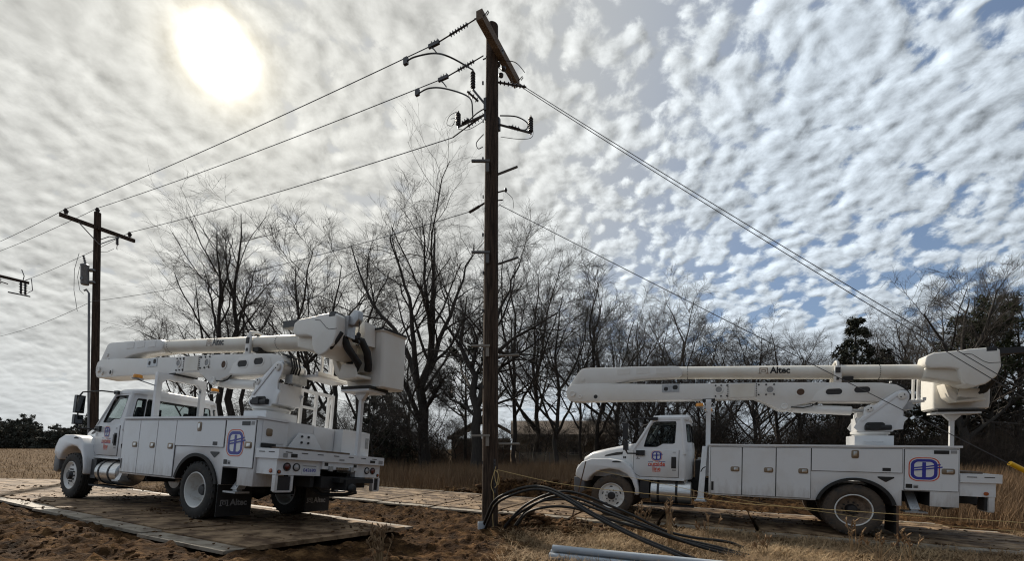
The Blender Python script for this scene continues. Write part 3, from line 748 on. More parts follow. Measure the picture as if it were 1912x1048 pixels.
    for s in (1, -1):
        body = pr('side_box', 'white_paint', outline, s*.64, s*1.20, .008)
        bb('top_rail', 'white_paint', 2.20, 6.545, s*.62, s*1.235, 1.812, 1.85, par=body, bev=.008)
        # rubber flare over the rear wheels
        b = B(F); rings = []
        for k in range(25):
            a = R(163-150*k/24); ca, sa = math.cos(a), math.sin(a)
            rings.append([(WB+r_*ca*1.03, s*vv, .52+r_*sa) for r_, vv in ((.615,1.15),(.66,1.203),(.665,1.235),(.605,1.235))])
        b.rings(rings); b.build('wheel_flare', MATS['black_rubber'], body)
        b = B(F)
        rings = [[(WB+.63*math.cos(R(a)), s*vv, .52+.612*math.sin(R(a))) for a in range(163, 10, -8)] for vv in (.60, 1.19)]
        b.rings(rings, False, False); b.build('wheel_arch_liner', MATS['frame_black'], body)
        doors = [(2.27,2.895,.72,1.775),(2.915,3.545,.72,1.775),(3.565,4.18,.72,1.775),(4.20,5.675,1.31,1.775),(5.715,6.495,.985,1.775)]
        for i, (u0, u1, w0, w1) in enumerate(doors):
            d = bb('compartment_door', 'white_paint', u0, u1, s*1.207, s*1.219, w0, w1, par=body, bev=.004)
            bb('door_seal', 'seam_dark', u0-.009, u1+.009, s*1.198, s*1.2075, w0-.009, w1+.009, par=d, bev=0)
            if i == 3: hu, hw_, a, c = 4.93, 1.665, .062, .085
            elif i == 4: hu, hw_, a, c = 6.35, 1.36, .095, .056
            else: hu, hw_, a, c = u1-.13, 1.29, .088, .056
            b = B(F); b.prism(rrect(hu, hw_, 2*a, 2*c, .03, 3), s*1.218, s*1.226, .003)
            h = B(F); b.build('latch', MATS['latch_bronze'], d)
            h.prism(rrect(hu+(.02 if i != 3 else 0), hw_+(.01 if i == 3 else 0), a*1.0, c*1.1, .012, 3), s*1.225, s*1.236, .004); h.build('latch_paddle', MATS['aluminium'], d)
            if i == 4 and s > 0:
                emblem(d, 6.0, 1.2215, 1.39, .46)
            if i == 4:
                for (q, m_) in (((6.14,6.36,1.69,1.76),'decal_black'),((6.38,6.47,1.70,1.76),'decal_grey'),((5.73,5.83,1.02,1.10),'decal_black'),((5.845,5.92,1.02,1.085),'decal_grey'),((5.86,5.91,1.03,1.055),'decal_black')):
                    b = B(F); flat_poly(b, [(q[0],q[2]),(q[1],q[2]),(q[1],q[3]),(q[0],q[3])], s*(1.2215 if m_ == 'decal_grey' else 1.2225)); b.build('sticker', MATS[m_], d, False)
        b = B(F); flat_poly(b, [(2.285,.79),(2.335,.79),(2.335,.99),(2.285,.99)], s*1.2225); b.build('sticker', MATS['decal_black'], body, False)
        b = B(F); flat_poly(b, [(5.30,1.225),(5.56,1.225),(5.56,1.20),(5.44,1.12),(5.42,1.12),(5.30,1.20)], s*1.204); b.build('reflector', MATS['decal_black'], body, False)
        b = B(F); b.box(5.37,5.50,s*1.2,s*1.222,1.335,1.40,.005); b.build('vent', MATS['black_plastic'], body)
        b = B(F)
        for u in (2.55, 3.25): b.tube([(u,s*1.17,.69),(u,s*1.19,.62),(u+.02,s*1.17,.57),(u+.06,s*1.17,.60)], .010, 6)
        b.build('hook', MATS['frame_black'], body)
        # rear outrigger showing in the opening
        b = B(F); b.hexa([(5.84,s*.98,.60),(5.99,s*.98,.60),(5.99,s*1.12,.60),(5.84,s*1.12,.60),(5.80,s*.70,1.02),(5.95,s*.70,1.02),(5.95,s*.84,1.02),(5.80,s*.84,1.02)], .012); b.box(5.74,6.08,s*.94,s*1.19,.535,.565,.006); b.prism([(5.85,.56),(5.98,.56),(5.94,.66),(5.88,.66)], s*1.0, s*1.10, .006)
        b.build('outrigger_foot', MATS['galvanised'], t)
        b = B(F); b.box(5.685,6.095,s*.60,s*.66,.70,.96); b.box(5.681,5.687,s*.665,s*1.197,.665,.96); b.box(6.093,6.099,s*.665,s*1.197,.685,.96); b.box(5.688,6.092,s*.665,s*1.197,.955,.962); b.build('opening_shade', MATS['frame_black'], body)  # black panels put the shade of the opening onto its white walls
        # mud flap with the maker's name
        fl = bb('mud_flap', 'black_rubber', 5.60, 5.615, s*.58, s*1.20, .10, .66, bev=.004)
        maker_mark(fl, (5.6175, s*.88, .34), (0,-1,0), (0,0,1), .125, 'decal_grey', 'decal_grey')
        b = B(F); b.cyl((5.60,s*.58,.665),(5.60,s*1.2,.665),.016,.016,8); b.build('flap_rod', MATS['galvanised'], fl)
        # rear face of the box: small door
        d = bb('rear_door', 'white_paint', 6.518, 6.534, s*.72, s*1.12, 1.42, 1.79, par=body, bev=.008)
        b = B(F); b.prism(rrect(s*1.0, 1.60, .11, .13, .03, 3), 6.533, 6.545, .004, axis='u'); b.build('latch', MATS['latch_bronze'], d)
        b = B(F); b.box(6.535,6.538,s*.86,s*1.13,1.34,1.41); b.build('sticker', MATS['decal_black'], body)
    bb('bed_floor', 'white_paint', 2.25, 6.50, -.62, .62, 1.02, 1.08)
    # ---- tail shelf
    ts = bb('tail_shelf', 'white_paint', 6.53, 7.10, -1.2, 1.2, 1.165, 1.325, bev=.008)
    b = B(F)
    for v in (1.02,.72,.40,.05,-.30,-.62,-.92):
        b.box(7.098,7.104,v-.06,v+.06,1.272,1.286)
    for u in (6.62,6.86): b.box(u,u+.14,1.198,1.204,1.262,1.276)
    b.build('slot', MATS['seam_dark'], ts)
    bb('tail_plank', 'plank_wood', 6.60, 6.93, -.42, .98, 1.326, 1.365, par=ts, bev=.006)
    sk = bb('tail_skirt', 'white_paint', 6.535, 7.03, .32, 1.165, .905, 1.163, bev=.008)
    sk2 = bb('tail_skirt', 'white_paint', 6.535, 7.03, -1.165, -.50, .905, 1.163, bev=.008)
    bb('tail_skirt', 'white_paint', 6.54, 7.075, -.50, .32, 1.03, 1.162, bev=.008)
    def lamp(v, w, r_, m_, par, u=7.03):
        b = B(F); b.lathe([(u,r_),(u+.012,r_),(u+.016,r_*.78)], (0,v,w), 'u', 20); l = b.build('tail_lamp', MATS['black_rubber'], par)
        b = B(F); b.lathe([(u+.008,r_*.78),(u+.020,r_*.6),(u+.026,0)], (0,v,w), 'u', 20); b.build('lens', MATS[m_], l)
    lamp(.985,1.04,.068,'red_lens',sk); lamp(.81,1.04,.068,'clear_lens',sk); lamp(-.80,1.04,.068,'clear_lens',sk2); lamp(-.96,1.04,.068,'red_lens',sk2)
    lamp(1.12,.955,.032,'orange_lens',sk); lamp(-1.11,.955,.032,'orange_lens',sk2)
    for s, par in ((1, sk), (-1, sk2)):
        b = B(F); b.lathe([(s*1.165,.036),(s*1.178,.034),(s*1.184,0)], (6.90,0,.965), 'v', 16); b.build('side_marker', MATS['orange_lens'], par)
    b = B(F); b.box(7.031,7.036,.40,.70,.93,1.085,.002); pl = b.build('licence_plate', MATS['plate_white'], sk)
    text_mesh('plate_number', '042690', (7.039,.55,.995), (0,-1,0), (0,0,1), .085, 'decal_blue', pl, .012)
    b = B(F); b.box(7.0362,7.0372,.42,.68,1.062,1.078); b.build('plate_band', MATS['decal_grey'], pl)
    for (v0, v1, w0, w1, m_) in ((.98,.86,1.20,1.26,'decal_black'),(1.12,1.04,1.19,1.26,'decal_grey'),(-.80,-.94,1.20,1.25,'decal_black'),(-1.04,-1.16,1.19,1.26,'decal_grey'),(.28,.20,1.09,1.15,'decal_black'),(-.40,-.48,1.09,1.15,'decal_black'),(-.02,-.14,1.20,1.23,'decal_grey')):
        b = B(F); uu = 7.1045 if w0 > 1.17 else 7.0775; b.bm.faces.new([b.bm.verts.new((uu, v, w)) for v, w in ((v0,w0),(v1,w0),(v1,w1),(v0,w1))]); b.build('sticker', MATS[m_], ts, False)
    b = B(F)
    for v in (.15,-.35): b.box(7.07,7.11,v-.04,v+.04,1.0,1.09,.01)
    b.build('chain_bracket', MATS['galvanised'], ts)
    b = B(F)
    for k in range(6): b.box(7.08,7.12,-.02-k*.045,.015-k*.045,1.04,1.075,.012)
    b.build('hose_coupling', MATS['latch_bronze'], ts)
    # step frames, hitch
    for s in (1, -1):
        b = B(F); v0, v1 = s*(.86 if s > 0 else 1.02), s*(1.14 if s > 0 else 1.18)
        for v in (v0, v1): b.box(6.94,7.02,v-.022,v+.022,.64,.90,.004)
        b.box(6.94,7.02,min(v0,v1),max(v0,v1),.62,.65,.004); b.build('rear_step_frame', MATS['white_paint'], t)
        bb('rear_step', 'black_plastic', 6.90, 7.0, min(v0,v1)+.02, max(v0,v1)-.02, .65, .88)
    b = B(F); b.box(6.5,7.05,-.75,.30,.70,.90,.01); b.box(6.95,7.28,-.30,-.05,.66,.86,.015); b.box(7.0,7.24,-.78,.05,.80,.88,.01); b.lathe([(7.22,.05),(7.30,.09),(7.36,.06),(7.38,.0)], (0,-.18,.70), 'u', 14)
    b.tube([(6.55,.2,.72),(6.75,.0,.55),(7.0,-.3,.56),(7.1,-.5,.62)], .04, 8); b.build('hitch', MATS['frame_black'], t)
    # ---- fittings on the deck
    pr('gusset_plate', 'white_paint', [(.66,1.34),(.60,1.40),(.42,1.66),(.10,1.66),(-.10,1.40),(-.16,1.34)], 6.50, 6.53, .006, axis='u')
    b = B(F)
    for v, w in ((.36,1.60),(.22,1.60),(.36,1.49),(.22,1.49)): b.cyl((6.53,v,w),(6.545,v,w),.022,.022,10)
    b.build('bolt', MATS['seam_dark'], t)
    tb = bb('deck_toolbox', 'white_paint', 5.95, 6.66, -1.19, -.45, 1.33, 1.83, bev=.012)
    b = B(F); b.box(6.66,6.68,-1.15,-1.08,1.50,1.72,.008); b.build('latch', MATS['galvanised'], tb)
    bb('winch_cabinet', 'white_paint', 5.80, 6.45, .05, .60, 1.09, 1.84, bev=.03)
    pr('deck_chute', 'white_paint', [(.12,1.34),(-.44,1.34),(-.44,1.83),(.06,1.83)], 6.30, 6.45, .01, axis='u')
    # access ladder cage and platform beside the turret
    b = B(F)
    def post(u, v, w0, w1, r_=.026): b.box(u-r_,u+r_,v-r_,v+r_,w0,w1,.005)
    for u, v in ((5.60,-.28),(5.60,-.64),(5.60,-1.08),(5.47,-1.08)): post(u, v, 1.40, 2.62)
    b.box(5.57,5.63,-1.10,-.25,2.60,2.66,.006); b.box(5.47,5.57,-.67,-.61,2.605,2.66,.006); b.box(5.57,5.63,-.61,-.31,2.26,2.31,.006); b.box(5.47,5.57,-1.105,-1.055,2.605,2.655,.006)
    b.build('step_cage', P, t)
    b = B(F); b.box(5.92,6.40,-.72,.02,2.80,2.85,.01); b.box(6.36,6.42,-.74,.04,2.83,2.90,.006)
    for u, v in ((6.33,-.10),(6.33,-.36),(6.0,-.58)): post(u, v, 2.85, 3.35, .02)
    b.build('access_platform', P, t)
    # bucket rest post
    b = B(F); b.box(7.0,7.07,-.54,-.47,1.325,2.42,.008); b.prism([(6.99,2.42),(7.08,2.42),(7.20,2.56),(6.87,2.56)], -.55, -.46, .006); b.box(6.70,7.42,-.74,-.28,2.56,2.60,.008); rp = b.build('bucket_rest', P, t)
    b = B(F); b.box(6.72,7.46,-.76,-.26,2.602,2.655,.02); b.build('rest_pad', MATS['black_rubber'], rp)
    # ---- boom rest rack over the cab
    b = B(F)
    for v in (.68, -.22): b.box(2.15,2.25,v-.05,v+.05,1.08,2.86,.01)
    b.prism([(.73,2.80),(.73,2.93),(-.27,2.93),(-.27,2.80),(-.17,2.62),(-.17,2.70),(-.08,2.80),(.54,2.80),(.63,2.70),(.63,2.62)], 2.14, 2.26, .006, axis='u'); rk = b.build('boom_rack', P, t)
    bb('rest_pad', 'black_rubber', 2.06, 2.34, .02, .44, 2.925, 2.975, par=rk, bev=.015)
    for v0, v1, uu in ((.70,.98,2.05), (-.22,-.50,2.24)):
        b = B(F); b.tube([(2.18,v0,2.62),(uu,v1,2.70),(uu-.03,v1+.02*(1 if v1 > 0 else -1),2.72)], .014, 6); b.lathe([(2.71,.0),(2.715,.10),(2.735,.105),(2.74,.0)], (uu-.04,v1,0), 'w', 16); ar = b.build('beacon_arm', MATS['galvanised'], t)
        b = B(F); b.lathe([(2.74,.082),(2.79,.085),(2.815,.07),(2.82,.0)], (uu-.04,v1,0), 'w', 18); b.build('beacon', MATS['amber_lens'], ar)
    # ---- pedestal, turntable, turret
    C = .22
    b = B(F); b.box(5.08,5.74,C-.33,C+.33,1.08,2.06,.015); pd = b.build('pedestal', P, t)
    b = B(F); b.tube([(5.24,C+.335,1.93),(5.24,C+.36,1.94),(5.55,C+.36,1.94),(5.55,C+.335,1.93)], .008, 6); b.build('grab_handle', MATS['white_paint'], pd)
    b = B(F); b.lathe([(2.06,.0),(2.06,.31),(2.10,.31),(2.10,.34),(2.145,.34),(2.145,.0)], (5.42,C,0), 'w', 40); b.build('turntable', MATS['boom_white'], t)
    tp = [(5.08,2.24),(5.16,2.15),(5.74,2.15),(5.77,2.20),(5.90,2.20),(5.93,2.36),(5.99,2.43),(5.90,2.48),(5.89,2.62),(5.96,2.74),(6.00,2.84),(6.00,2.93),(5.95,3.00),(5.86,3.02),(5.79,2.99),(5.42,2.72),(5.33,2.725),(5.25,2.67),(5.24,2.51),(5.16,2.40)]
    for s in (1, -1):
        v0, v1 = (C+.235, C+.265) if s > 0 else (C-.265, C-.235)
        tu = pr('turret_plate', 'white_paint', tp, v0, v1, .006)
        vv = v1+.002 if s > 0 else v0-.002
        b = B(F); b.prism([(5.17,2.40),(5.23,2.37),(5.84,2.93),(5.79,2.985)], min(vv,vv+s*.012), max(vv,vv+s*.012), .004); b.build('stiffener', P, tu)
        for (u, w, r_) in ((5.88,2.90,.075),(5.335,2.64,.065)):
            b = B(F); b.lathe([(vv,r_),(vv+s*.03,r_),(vv+s*.036,r_*.8),(vv+s*.036,0)], (u,0,w), 'v', 24); pin = b.build('pivot_pin', MATS['boom_white'], tu)
            b = B(F)
            for a in (40, 220): b.lathe([(vv+s*.036,.014),(vv+s*.042,.012),(vv+s*.042,0)], (u+r_*.5*math.cos(R(a)),0,w+r_*.5*math.sin(R(a))), 'v', 8)
            b.build('bolt', MATS['seam_dark'], pin)
        b = B(F); b.bm.faces.new([b.bm.verts.new((u, vv, w)) for u, w in rrect(5.44,2.275,.34,.15,.06)]); b.build('opening', MATS['seam_dark'], tu, False)
    b = B(F); b.cyl((5.26,C+.30,2.235),(5.70,C+.30,2.235),.055,.055,12); b.box(5.33,5.52,C+.25,C+.36,2.19,2.31,.02); b.build('rotation_motor', MATS['frame_black'], t)
    b = B(F); b.box(5.55,5.92,C-.23,C+.23,2.20,2.60,.02); b.box(5.14,5.30,C-.23,C+.23,2.15,2.45,.02); b.build('turret_web', P, t)
    b = B(F); b.box(5.90,6.10,C-.20,C+.12,2.62,2.78,.02); b.cyl((5.90,C-.2,2.95),(5.90,C+.23,2.95),.09); b.build('valve_bank', MATS['galvanised'], t)
    b = B(F)
    for k, (dv, dw) in enumerate(((.0,0),(.05,.02),(-.06,.01),(.10,-.02))):
        b.tube([(5.78,C+dv,2.55),(5.98,C+dv,2.70+dw),(6.06,C+dv,2.92),(5.98,C+dv,3.12+dw),(5.75,C+dv,3.20)], .017, 7)
    b.build('hydraulic_hose', MATS['black_rubber'], t)
    # ---- lower boom
    lb = [(-1.47,3.30),(-1.45,3.16),(-1.38,3.05),(-1.28,3.02),(-.6,3.005),(.13,3.0),(1.6,2.965),(3.19,2.945),(3.45,2.82),(3.68,2.66),(3.79,2.63),(3.90,2.66),(4.05,2.76),(4.35,2.83),(5.50,2.79),(5.88,2.79),(5.98,2.86),(5.99,2.94),(5.93,3.06),(5.80,3.15),(5.55,3.20),(5.2,3.22),(3.87,3.295),(.9,3.40),(.12,3.455),(-1.0,3.50),(-1.30,3.50),(-1.42,3.43)]
    lbm = pr('lower_boom', 'boom_white', lb, C-.21, C+.22, .02)
    bb('insulator_section', 'fiberglass', 2.66, 3.18, C-.222, C+.232, 2.985, 3.31, par=lbm, bev=.02)
    f = C+.222
    b = B(F)
    for u in (2.64, 3.20):
        for k in range(8): b.lathe([(f,.012),(f+.012,.010),(f+.012,0)], (u+(.02 if u > 3 else -.02),0,3.0+k*.042), 'v', 8)
    for u in (2.35, 2.47, 2.60, 3.27, 3.42, 3.58): 
        for w in (3.295-.035*(u-2.3)/1.3, 3.03): b.lathe([(f,.020),(f+.012,.018),(f+.012,0)], (u,0,w), 'v', 10)
    b.build('bolt', MATS['seam_dark'], lbm)
    def hole(u, w, a, c, inner='seam_dark'):
        b = B(F); o = rrect(u, w, 2*a+.05, 2*c+.05, c+.02, 6); i = rrect(u, w, 2*a, 2*c, c*.98, 6)
        vs = []
        for ring, vv in ((o, f+.002), (o, f+.012), (i, f+.012), (i, f+.004)): vs.append([(p[0], vv, p[1]) for p in ring])
        b.rings(vs, True, False); h = b.build('access_hole', MATS['boom_white'], lbm)
        b = B(F); flat_poly(b, i, f+.0045); b.build('recess_decal', MATS[inner], h, False)  # flat disc in place of a recess; the dark ones paint its shade
    hole(-.62,3.13,.055,.055); hole(2.42,3.19,.07,.07,'decal_grey'); hole(3.50,3.14,.07,.07,'decal_grey'); hole(4.10,3.06,.075,.075,'rust'); hole(4.72,3.04,.15,.065); hole(5.22,3.06,.14,.065)
    b = B(F); b.box(1.10,1.52,f,f+.006,3.17,3.37,.002); cp = b.build('cover_plate', MATS['galvanised'], lbm)
    for u, w, a, c in ((1.20,3.26,.05,.05),(1.42,3.29,.06,.055)):
        b = B(F); flat_poly(b, rrect(u, w, 2*a, 2*c, min(a, c)*.8), f+.0075); b.build('opening', MATS['seam_dark'], cp, False)
    for u, w, r_ in ((-1.28,3.24,.085),(-1.06,3.14,.055),(3.79,2.74,.07)):
        b = B(F); b.lathe([(f,r_),(f+.022,r_),(f+.028,r_*.85),(f+.020,r_*.5),(f+.020,0)], (u,0,w), 'v', 24); b.build('pivot_pin', MATS['boom_white'], lbm)
    # raised doubler plate at the pivot end
    b = B(F); b.prism([(4.30,2.86),(5.45,2.82),(5.62,2.95),(5.55,3.12),(5.35,3.20),(4.62,3.19),(4.42,3.05)], f, f+.0035, .001); b.build('doubler_plate', MATS['boom_white'], lbm)
    # lift cylinder
    b = B(F); b.lathe([(0,.0),(.0,.085),(.03,.10),(1.18,.10),(1.20,.07),(1.20,0)], (0,0,0), 'u', 24)
    bmesh.ops.rotate(b.bm, cent=(0,0,0), matrix=Matrix.Rotation(R(4.5), 3, 'Y'), verts=b.bm.verts); bmesh.ops.translate(b.bm, vec=(3.88,C+.09,2.71), verts=b.bm.verts)
    lc = b.build('lift_cylinder', MATS['boom_white'], t)
    b = B(F); b.cyl((5.05,C+.09,2.62),(5.40,C+.09,2.60),.045); b.build('rod', MATS['aluminium'], lc)
    b = B(F); b.tube([(3.92,C+.235,2.72),(4.15,C+.24,2.70),(4.30,C+.24,2.73),(4.42,C+.24,2.81)], .016, 6); b.build('hydraulic_hose', MATS['black_rubber'], lc)
    # ---- upper boom
    ub = [(-1.46,3.34),(-1.43,3.42),(-1.10,3.88),(-1.02,3.93),(-.9,3.945),(.6,3.885),(1.45,3.84),(1.56,3.78),(1.60,3.70),(1.58,3.60),(1.50,3.545),(.75,3.56),(.25,3.53),(-.15,3.47),(-.6,3.44),(-1.2,3.40)]
    ubk = pr('upper_boom_knuckle', 'boom_white', ub, C-.165, C+.185, .03)
    b = B(F)
    for u, w in ((-.05,3.78),(.45,3.77),(.95,3.74)): b.box(u,u+.34,C+.184,C+.192,w-.07,w+.07,.004)
    b.build('cover_plate', MATS['boom_white'], ubk)
    b = B(F)
    for u in (.1,.6,1.1): b.box(u,u+.05,C-.03,C+.03,3.88-.03*u,3.93-.03*u,.008)
    b.build('lug', MATS['seam_dark'], ubk)
    for u, w, r_ in ((-1.0,3.62,.05),(-.92,3.50,.035)):
        b = B(F); b.lathe([(C+.186,r_),(C+.204,r_),(C+.208,0)], (u,0,w), 'v', 18); b.build('pivot_pin', MATS['boom_white'], ubk)
    def cw(u): return 3.555-(u-3.87)*.0567
    b = B(F); b.tube([(1.45,C,cw(1.45)),(6.40,C,cw(6.40))], .158, 28); tube = b.build('upper_boom', MATS['fiberglass'], t)
    for u in (1.70, 5.55):
        b = B(F)
        for k in range(24):
            a = 6.283185*k/24; b.cyl((u,C+.155*math.cos(a),cw(u)+.155*math.sin(a)), (u,C+.166*math.cos(a),cw(u)+.166*math.sin(a)), .010,.008,6)
        b.build('rivet_band', MATS['seam_dark'], tube)
    maker_mark(tube, (3.62, C+.1595, cw(3.62)+.025), (1,0,-.055), (0,0,1), .165, 'decal_tan', 'decal_black')
    # tie-down saddle
    b = B(F); b.prism([(4.72,3.16),(4.86,3.16),(4.86,3.40),(4.84,3.62),(4.74,3.62),(4.72,3.40)], C+.16, C+.21, .006); b.prism([(4.72,3.20),(4.86,3.20),(4.84,3.62),(4.74,3.62)], C-.20, C-.16, .006)
    b.tube([(4.79,C+.19,3.60),(4.79,C+.17,3.70),(4.79,C,3.735),(4.79,C-.17,3.70),(4.79,C-.19,3.60)], .03, 8); sd = b.build('boom_saddle', MATS['boom_white'], t)
    B(F).box(4.745,4.835,C+.21,C+.222,3.46,3.58,.004).build('opening', MATS['seam_dark'], sd); B(F).box(4.765,4.815,C+.21,C+.22,3.30,3.36,.004).build('opening', MATS['seam_dark'], sd)
    bb('saddle_pad', 'black_rubber', 4.90, 5.08, C-.15, C+.17, 3.29, 3.37, par=sd, bev=.01)
    # ---- boom tip housing
    tip = [(6.22,3.56),(6.24,3.70),(6.36,3.76),(6.80,3.775),(6.86,3.79),(7.26,3.80),(7.34,3.74),(7.36,3.42),(7.30,3.22),(7.14,3.08),(6.98,3.03),(6.84,3.10),(6.76,3.25),(6.74,3.40),(6.60,3.43),(6.30,3.45),(6.24,3.50)]
    th = pr('boom_tip_cover', 'fiberglass_white', tip, C-.10, C+.30, .055, seg=3)
    b = B(F); b.prism([(6.25,3.48),(6.25,3.26),(6.60,3.18),(7.02,3.06),(7.18,3.16),(7.20,3.40),(6.8,3.46)], C-.18, C+.21, .04, seg=3); b.build('boom_tip_base', MATS['fiberglass'], th)
    b = B(F); b.tube([(6.80,C+.301,3.70),(6.93,C+.302,3.68),(7.10,C+.302,3.53),(7.18,C+.302,3.49),(7.355,C+.30,3.49)], .005, 4); b.build('parting_line', MATS['seam_dark'], th)
    b = B(F); b.box(7.14,7.29,C+.10,C+.302,3.72,3.802,.01); b.build('opening', MATS['black_plastic'], th)
    b = B(F); b.cyl((7.0,C-.30,3.30),(7.0,C-.08,3.30),.25,.25,28); b.build('tip_drum', MATS['fiberglass'], th)
    b = B(F); b.tube([(7.38,C+.20,3.45),(7.34,C+.24,3.32),(7.22,C+.26,3.18),(7.05,C+.26,3.10)], .035, 8); b.build('cable_guard', MATS['black_rubber'], th)
    b = B(F); b.box(5.86,6.30,C+.10,C+.24,3.66,3.79,.012); jb = b.build('jib_bar', MATS['black_plastic'], t)
    # winch head with hook
    b = B(F); b.box(7.30,7.42,C-.06,C+.12,3.40,3.78,.02); b.prism([(7.32,3.72),(7.50,3.90),(7.62,3.86),(7.62,3.70),(7.54,3.60),(7.40,3.62)], C-.03, C+.09, .02); wh = b.build('winch_head', MATS['galvanised'], t)
    b = B(F); b.tube([(7.60,C+.03,3.74),(7.60,C+.03,3.48)], .010, 6); b.lathe([(3.36,.0),(3.37,.035),(3.46,.04),(3.49,.012)], (7.60,C+.03,0), 'w', 10); b.tube([(7.60,C+.03,3.36),(7.64,C+.03,3.30),(7.62,C+.03,3.25),(7.57,C+.03,3.26)], .012, 6); b.build('hook', MATS['frame_black'], wh)
    # ---- bucket
    bu = [(6.70,-.40),(7.62,-.40),(7.62,-1.06),(6.70,-1.06)]
    b = B(F); rings = []
    for w, ins, r_ in ((2.66,.045,.05),(2.69,.015,.06),(2.80,.008,.06),(3.72,.0,.06),(3.74,-.025,.07),(3.77,-.025,.07)):
        u0, u1, v0, v1 = 6.68+ins, 7.62-ins, -1.08+ins, -.40-ins; ring = []
        for cu, cv, a0 in ((u1-r_,v1-r_,0),(u0+r_,v1-r_,90),(u0+r_,v0+r_,180),(u1-r_,v0+r_,270)):
            for k in range(6): a = R(a0+90*k/5); ring.append((cu+r_*math.cos(a), cv+r_*math.sin(a), w))
        rings.append(ring)
    b.rings(rings); bk = b.build('bucket', MATS['fiberglass_white'], t)
    b = B(F); rings = []
    for w, ins, r_ in ((3.755,-.04,.12),(3.79,-.04,.12),(3.815,.06,.12),(3.83,.2,.1)):
        u0, u1, v0, v1 = 6.68+ins, 7.62-ins, -1.08+ins, -.40-ins; ring = []
        for cu, cv, a0 in ((u1-r_,v1-r_,0),(u0+r_,v1-r_,90),(u0+r_,v0+r_,180),(u1-r_,v0+r_,270)):
            for k in range(6): a = R(a0+90*k/5); ring.append((cu+r_*math.cos(a), cv+r_*math.sin(a), w))
        rings.append(ring)
    b.rings(rings); b.build('bucket_cover', MATS['black_rubber'], bk)
    bb('control_box', 'fiberglass_white', 6.95, 7.45, -.38, -.10, 3.42, 3.84, par=bk, bev=.05)
    bb('bucket_bracket', 'fiberglass_white', 6.95, 7.35, -.40, -.30, 2.95, 3.45, par=bk, bev=.02)
    pr('cradle', 'fiberglass', [(6.72,3.18),(6.80,3.20),(6.95,2.92),(7.38,2.86),(7.38,2.80),(6.92,2.78),(6.80,2.90)], -.38, -.02, .02, par=bk)
    pr('cradle', 'fiberglass', [(6.90,2.80),(7.36,2.86),(7.30,3.05),(6.98,3.08)], -.06, -.02, .01, par=bk)
    b = B(F)
    b.tube([(7.30,C+.10,3.42),(7.36,C+.02,3.22),(7.34,-.05,3.02),(7.22,-.10,2.93),(7.08,-.12,2.98),(7.02,-.12,3.12),(7.05,-.16,3.30)], .07, 10)
    b.tube([(7.28,C+.0,3.46),(7.42,-.02,3.42),(7.44,-.14,3.25),(7.40,-.24,3.05),(7.34,-.30,2.95)], .07, 10)
    b.build('hydraulic_hose', MATS['black_rubber'], t)
    return t
mat('bumper_grey', (.10,.10,.105), .5)
mat('mirror_glass', (.10,.105,.11), .06, 1.0)
mat('latch_bronze', (.22,.17,.12), .4, .6)
mat('fiberglass_white', (.72,.71,.67), .40, col2=(.66,.62,.55), scale=1.6, lo=.45, hi=.8)
truck = make_truck()
truck.matrix_world = T_L
tag(truck, 'white bucket truck on the left, seen from its tail, boom stowed over the cab', 'truck', 'bucket trucks')
truck2 = copy_tree(truck); truck2.matrix_world = T_R
tag(truck2, 'white bucket truck on the right, seen side on behind the black cables', 'truck', 'bucket trucks')
for o in truck2.children:
    if o.name.startswith('jib_bar'): o.location.x += 1.40; o.location.z -= .02; o.scale.x = 1.0
    if o.name.startswith('winch_head'): o.location.x += .75; o.location.z -= .12
    if o.name.startswith('wheel') and not o.name.startswith('wheel_'):
        for c in o.children:
            if c.name.startswith('tyre'): c.material_slots[0].link = 'OBJECT'; c.material_slots[0].material = MATS['tyre_muddy']
        if abs(o.location.x-WB) < .1: o.material_slots[0].link = 'OBJECT'; o.material_slots[0].material = MATS['rim_muddy']

# the left bucket hangs plumb although its truck leans
for o in truck.children:
    if o.name.split('.')[0] == 'bucket':
        pv = Matrix.Translation((7.15, .74, 2.66)); o.matrix_local = pv @ Matrix.Rotation(R(4.2), 4, 'X') @ pv.inverted()
# jib of the right truck is run out to the rear
for o in truck2.children:
    if o.name.startswith('jib_bar'):
        o.location = (0,0,0)
        q = B(True).box(7.28, 8.35, .36, .48, 3.66, 3.78, .012).build('jib_bar', MATS['black_plastic']); o.data = q.data; bpy.data.objects.remove(q)

# ------------------------------------------------------------------ poles
LINE = Vector((-15.87, 7.6, 0)).normalized(); PERP = Vector((-LINE.y, LINE.x, 0))*-1   # PERP points away to the right
def frame_pts(o, along, side):
    """local builder: returns fn(a,s,h) -> point at a along the line (to the left poles), s along the crossarm, h up"""
    return lambda a, s, h: Vector((o[0], o[1], 0))+along*a+side*s+Vector((0,0,h))
def obox(b, c, ex, ey, ez, hx, hy, hz, bev=.006):
    c = Vector(c); q = [c+ex*(sx*hx)+ey*(sy*hy)+ez*(sz*hz) for sz in (-1,1) for sx, sy in ((-1,-1),(1,-1),(1,1),(-1,1))]
    b.hexa(q, bev)
def sheds(b, p0, p1, n, r0, r1):
    p0, p1 = Vector(p0), Vector(p1); pts, rr = [], []
    for k in range(n):
        for t, r_ in ((0, r0), (.30, r0), (.42, r1), (.52, r1), (.64, r0)):
            pts.append(p0.lerp(p1, (k+t)/n)); rr.append(r_)
    pts.append(p1); rr.append(r0); b.tube(pts, rr, 10)
UP = Vector((0,0,1))
